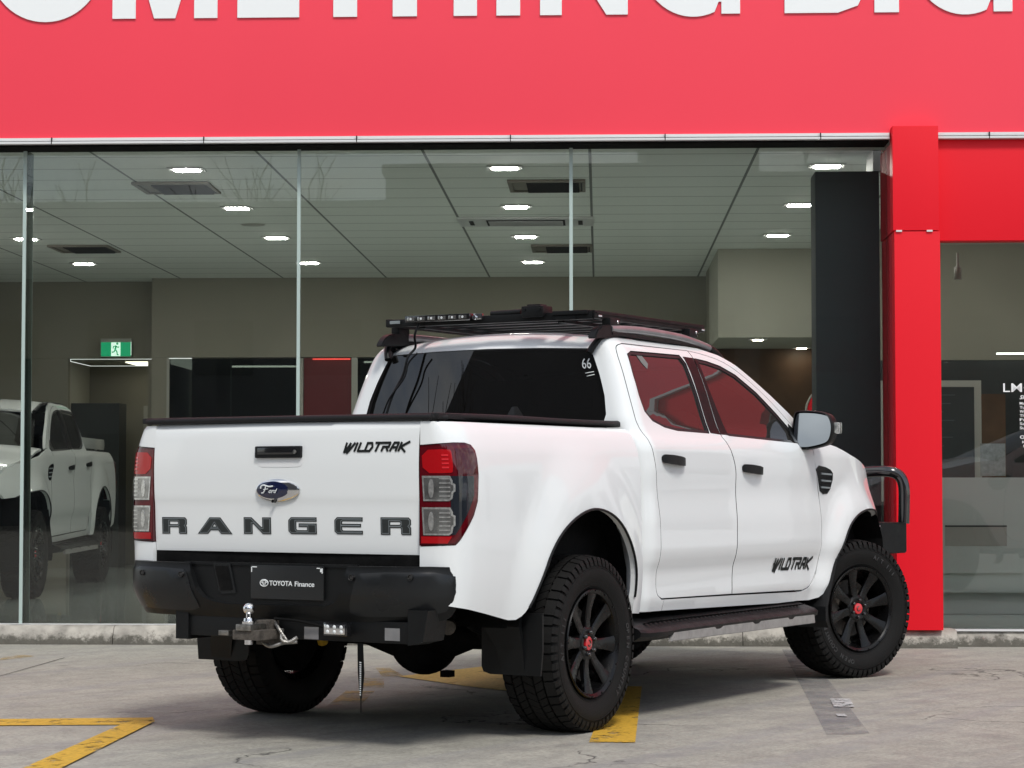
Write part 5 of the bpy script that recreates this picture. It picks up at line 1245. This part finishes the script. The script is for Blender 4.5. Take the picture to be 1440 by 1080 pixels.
e = empty('ceiling_speaker', FM @ Vector((-2.62,5.0,3.549)), FA); tag(e, 'faint round speaker grille in the ceiling at upper left', 'speaker')
bm = bmesh.new(); addlathe(bm, [(-.004,.0001),(-.006,.10),(-.001,.115)], 24, axis='z'); meshobj('grille', bm, 'frame', e)
# exit sign
M['exitg'] = mat('exit_green', (.01,.28,.12), .5, emit=(.01,.32,.14), estr=.55); M['exitw'] = mat('exit_white', (.7,.9,.8), .5, emit=(.75,1,.88), estr=.65)
ex = fspan('exit_sign', (-5.325,10.60,2.64), (-4.955,10.66,2.86), 'frame'); th(ex, 'green running-man exit sign hanging in front of the back wall', 'exit sign')
span('green_field', (-5.318,10.592,2.648), (-4.962,10.599,2.815), 'exitg', ex); span('white_field', (-5.195,10.586,2.650), (-5.085,10.591,2.813), 'exitw', ex)
bm = bmesh.new(); X = lambda x, z: (-5.14+x, 10.583, 2.73+z)
for pts, r in (([X(.005,.045),X(-.005,.0)], .012),([X(-.005,.0),X(.015,-.03),X(.02,-.065),X(.035,-.065)], .008),([X(-.005,.0),X(-.02,-.03),X(-.045,-.035)], .008),([X(.005,.04),X(.03,.02),X(.04,.035)], .006),([X(.005,.04),X(-.025,.035),X(-.032,.01)], .006)): addtube(bm, pts, r, 6)
bmesh.ops.create_uvsphere(bm, u_segments=10, v_segments=6, radius=.014, matrix=Matrix.Translation(X(.018,.068)))
meshobj('running_figure', bm, 'exitg', ex)
span('side_lit_edge', (-4.9615,10.592,2.66), (-4.957,10.6,2.82), 'exitw', ex)
# corridor cabinet and door
th(fspan('dark_cabinet', (-5.745,10.9,.13), (-5.16,11.3,2.10), 'dgrey'), 'dark cupboard in the opening below the exit sign', 'cupboard')
dr = fspan('corridor_door', (-5.0,11.80,.13), (-4.76,11.86,2.05), 'wallp'); th(dr, 'plain grey door with pale frame at the end of the corridor', 'door')
span('door_frame', (-5.05,11.78,.13), (-5.0,11.87,2.10), 'frame', dr); span('door_frame', (-4.999,11.78,2.055), (-4.74,11.87,2.10), 'frame', dr)
# charcoal display panel, logo disc
dp = fspan('display_panel', (2.18,.62,.13), (2.648,.95,3.40), 'charcoal', None, .02); th(dp, 'tall charcoal display panel standing behind the glass beside the red column', 'panel')
bm = bmesh.new(); vv = [bm.verts.new(p) for p in ((2.20,.60,3.39),(2.648,.60,3.42),(2.648,.97,3.548),(2.47,.97,3.43))]; bm.faces.new(vv); bmesh.ops.solidify(bm, geom=bm.faces[:], thickness=.01); bpy.data.objects.remove(meshobj('x', bm, 'charcoal'))
span('panel_head', (2.60,.60,3.401), (2.66,1.0,3.548), 'charcoal', dp)
M['sensor'] = mat('grey_plate', (.10,.11,.12), .4); span('switch_plate', (2.48,.612,1.0), (2.58,.619,1.16), 'sensor', dp)
e = empty('round_sign', FM @ Vector((2.95,7.0,1.86)), FA); tag(e, 'red round sign with a grey rim peeking out beside the charcoal panel', 'sign')
bm = bmesh.new(); addlathe(bm, [(-.03,.0001),(-.03,.235),(0,.24)], 40); meshobj('disc', bm, 'red', e)
bm = bmesh.new(); addlathe(bm, [(-.02,.24),(-.035,.25),(-.02,.262),(0,.262)], 40); meshobj('rim', bm, 'frame', e)
# right room: reception desk, poster, notices, dark joinery
M['desk'] = mat('grey_desk_laminate', (.60,.65,.62), .4, noise_amt=.03, nscale=2)
dk = fspan('reception_desk', (3.0,1.5,.45), (3.83,2.3,1.175), 'desk', None, .004); th(dk, 'pale grey reception desk behind the right-hand window', 'desk')
span('desk_return', (3.832,1.6,.45), (4.6,2.3,1.175), 'desk', dk); span('desk_plinth', (2.98,1.56,.30), (4.55,2.28,.448), 'desk', dk)
span('handle_recess', (3.235,1.494,.655), (3.70,1.4995,.80), 'frame', dk); span('recess_shadow', (3.235,1.490,.800), (3.70,1.498,.812), 'dgrey', dk)
span('desk_base', (2.98,1.7,.13), (4.5,2.28,.298), 'desk', dk)
po = fspan('framed_notice', (2.95,3.0,.98), (3.775,3.04,1.985), 'frame'); th(po, 'large dark notice in a pale frame above the reception desk', 'notice')
span('notice_sheet', (2.99,2.992,1.02), (3.715,2.999,1.93), 'dgrey', po)
bm = bmesh.new()
for i in range(7): addspan(bm, (3.30,2.989,1.86-.07*i), (3.30+random.uniform(.15,.35),2.9915,1.868-.07*i))
meshobj('printed_lines', bm, 'sensor', po)
st(fspan('partition_wall', (3.2,5.6,2.30), (8,5.7,3.549), 'wallp')); st(fspan('partition_wall', (3.2,5.6,.129), (8,5.7,2.298), 'dgrey'))
th(fspan('timber_cupboard', (3.98,4.9,.13), (4.32,5.4,1.95), 'wood'), 'dark brown timber cupboard behind the desk', 'cupboard')
th(fspan('strip_light', (4.30,5.2,2.33), (5.0,5.23,2.345), 'tubew'), 'white strip light in the right-hand room above the cupboard', 'strip light')
M['paper'] = mat('paper_notice', (.30,.32,.32), .6, noise_amt=.25, nscale=30)
th(fspan('paper_notice', (3.66,2.4,1.19), (3.86,2.405,1.45), 'paper'), 'grey paper notice standing on the reception desk', 'notice')
e = empty('track_spotlight', FM @ Vector((3.30,1.2,2.66)), FA); tag(e, 'small grey ceiling spotlight at the top of the right-hand window', 'spotlight')
bm = bmesh.new(); addlathe(bm, [(0,.001),(0,.03),(.09,.028),(.10,.01),(.20,.01)], 16, axis='z'); meshobj('lamp_body', bm, 'frame', e)
# ================================================================ the second ute, inside the showroom
def copy_tree(o, parent=None, skip=(), depth=0):
    c = o.copy(); C.objects.link(c); c.parent = parent
    for ch in list(o.children):
        if ch.name.split('.')[0] in skip: continue
        copy_tree(ch, c, skip, depth+1)
    return c
SKIP = ('roof_rack','door_mirror','lettering','letter_inline','letter_face','oval_badge','number_plate','tow_bar','rear_window_mark','marker_writing','roof_rail','tonneau_cover','bull_bar')
def ute(fx, fy, ang, lab, grp=None):
    U = copy_tree(T, None, SKIP); U.location = FM @ Vector((fx,fy,.128 if fy > 0 else 0)); U.rotation_euler = (0,0,FA+rad(ang)); 
    tag(U, lab, 'pickup truck'); return U
U1 = ute(-5.42, 7.05, -90+3, 'white pickup displayed inside the showroom behind the left glass'); U1.scale = (1,1,.965)
# sports bar and lidded tub of the indoor ute
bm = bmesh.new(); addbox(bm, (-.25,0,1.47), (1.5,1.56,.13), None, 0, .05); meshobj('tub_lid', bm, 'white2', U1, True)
for o in [c for c in U1.children if c.name.startswith('wheel')]:
    if o.location.x > 2: o.rotation_euler.z = 0 if o.location.y < 0 else math.pi
U2 = ute(7.3, -8.0, 180-4, 'white pickup parked behind the photographer, mirrored in the right-hand window')
# ================================================================ across the road (seen only in reflections)
def away(x, y): return FM @ Vector((x,y,0))
M['b1'] = mat('far_building_grey', (.16,.17,.18), .7, noise_amt=.1, nscale=.5); M['b2'] = mat('far_building_dark', (.07,.07,.075), .6); M['bwin'] = mat('far_windows', (.03,.04,.05), .1)
def bldg(x0, x1, y, h, m, lab, d=9, roofh=0):
    e = empty('street_building', away((x0+x1)/2, y), FA); tag(e, lab, 'building')
    w_ = x1-x0; span('walls', (-w_/2,-d,0), (w_/2,0,h), m, e)
    for fl_ in range(max(1,int(h/3.2))):
        n_ = int(w_/2.6)
        for i in range(n_):
            cx = -w_/2+(i+.5)*w_/n_; span('window', (cx-.8,.0,1+fl_*3.1), (cx+.8,.04,2.5+fl_*3.1), 'bwin', e)
    span('parapet', (-w_/2-.1,-d-.1,h), (w_/2+.1,.1,h+.25), m, e)
    return e
bldg(-60,-26,-46,9.2,'b1','long grey shop building across the road, left end')
bldg(-25.8,-5.2,-44,8.6,'b1','low grey shop across the road behind the camera')
bldg(-5,1.85,-42,9.3,'b2','dark flat-roofed warehouse across the road')
bldg(1.86,4.82,-42.3,11.0,'b1','narrow grey tower block across the road')
bldg(4.83,12.2,-43,9.2,'b2','low dark workshop across the road')
bldg(12.3,40,-48,8.3,'b1','long low building across the road, right end')
def baretree(x, y, h, lab, seed):
    random.seed(seed); e = empty('bare_tree', away(x, y)); tag(e, lab, 'tree', 'bare street trees across the road')
    bm = bmesh.new(); bmc = bmesh.new()
    def grow(p, d, L, r, lvl, B):
        pts = [p]; q = p.copy(); dd = d.copy()
        for i in range(4):
            dd = (dd + Vector((random.uniform(-.2,.2),random.uniform(-.2,.2),random.uniform(-.02,.12)))).normalized(); q = q+dd*L/4; pts.append(q.copy())
        addtube(B, pts, [r*(1-.12*i) for i in range(5)], 5 if lvl else 8)
        if lvl >= 4: return
        for k in range(3 if lvl else 5):
            a = random.uniform(0,6.28); s_ = random.uniform(.45,.9); nd = (dd + Vector((math.cos(a)*s_, math.sin(a)*s_, .25))).normalized()
            grow(pts[random.randint(2,4)], nd, L*random.uniform(.55,.75), r*.62, lvl+1, bmc)
    grow(Vector((0,0,0)), Vector((0,0,1)), h*.38, h*.013, 0, bm)
    M.setdefault('bark', mat('bark', (.05,.04,.035), .9)); meshobj('trunk', bm, 'bark', e); meshobj('crown', bmc, 'bark', e)
for i, (x, y, h) in enumerate(((-20,-56,14),(-9,-56,14),(6.5,-54,13),(9.5,-55,13),(20,-58,15),(-14,-52,13),(-3,-53,13),(-26,-54,14))): baretree(x, y, h, ('leafless street tree far left across the road','leafless street tree left of the camera','leafless street tree behind the camera','leafless street tree right of the camera','leafless street tree far right across the road','leafless street tree between the first two','leafless street tree behind the warehouse','leafless street tree at the far left end')[i], 20+i)
random.seed(3)

# gabled hall to the rear left of the truck, mirrored in the cab's back window
e = empty('gabled_hall', away(-29,-19), FA+rad(-58)); tag(e, 'tall dark gabled hall across the car park behind the truck', 'building')
bm = bmesh.new(); sec = [(-2.2,0),(-2.2,9.6),(6,18.5),(16,12.5),(16,0)]
a_ = [bm.verts.new((x,-6,z)) for x,z in sec]; b_ = [bm.verts.new((x,6,z)) for x,z in sec]
bm.faces.new(a_); bm.faces.new(b_[::-1])
for i in range(5): j=(i+1)%5; bm.faces.new((a_[i],b_[i],b_[j],a_[j]))
bmesh.ops.recalc_face_normals(bm, faces=bm.faces[:]); meshobj('walls', bm, 'b2', e)
baretree(-23.8,-17.1,14.5, 'leafless tree beside the tall gabled hall', 77)
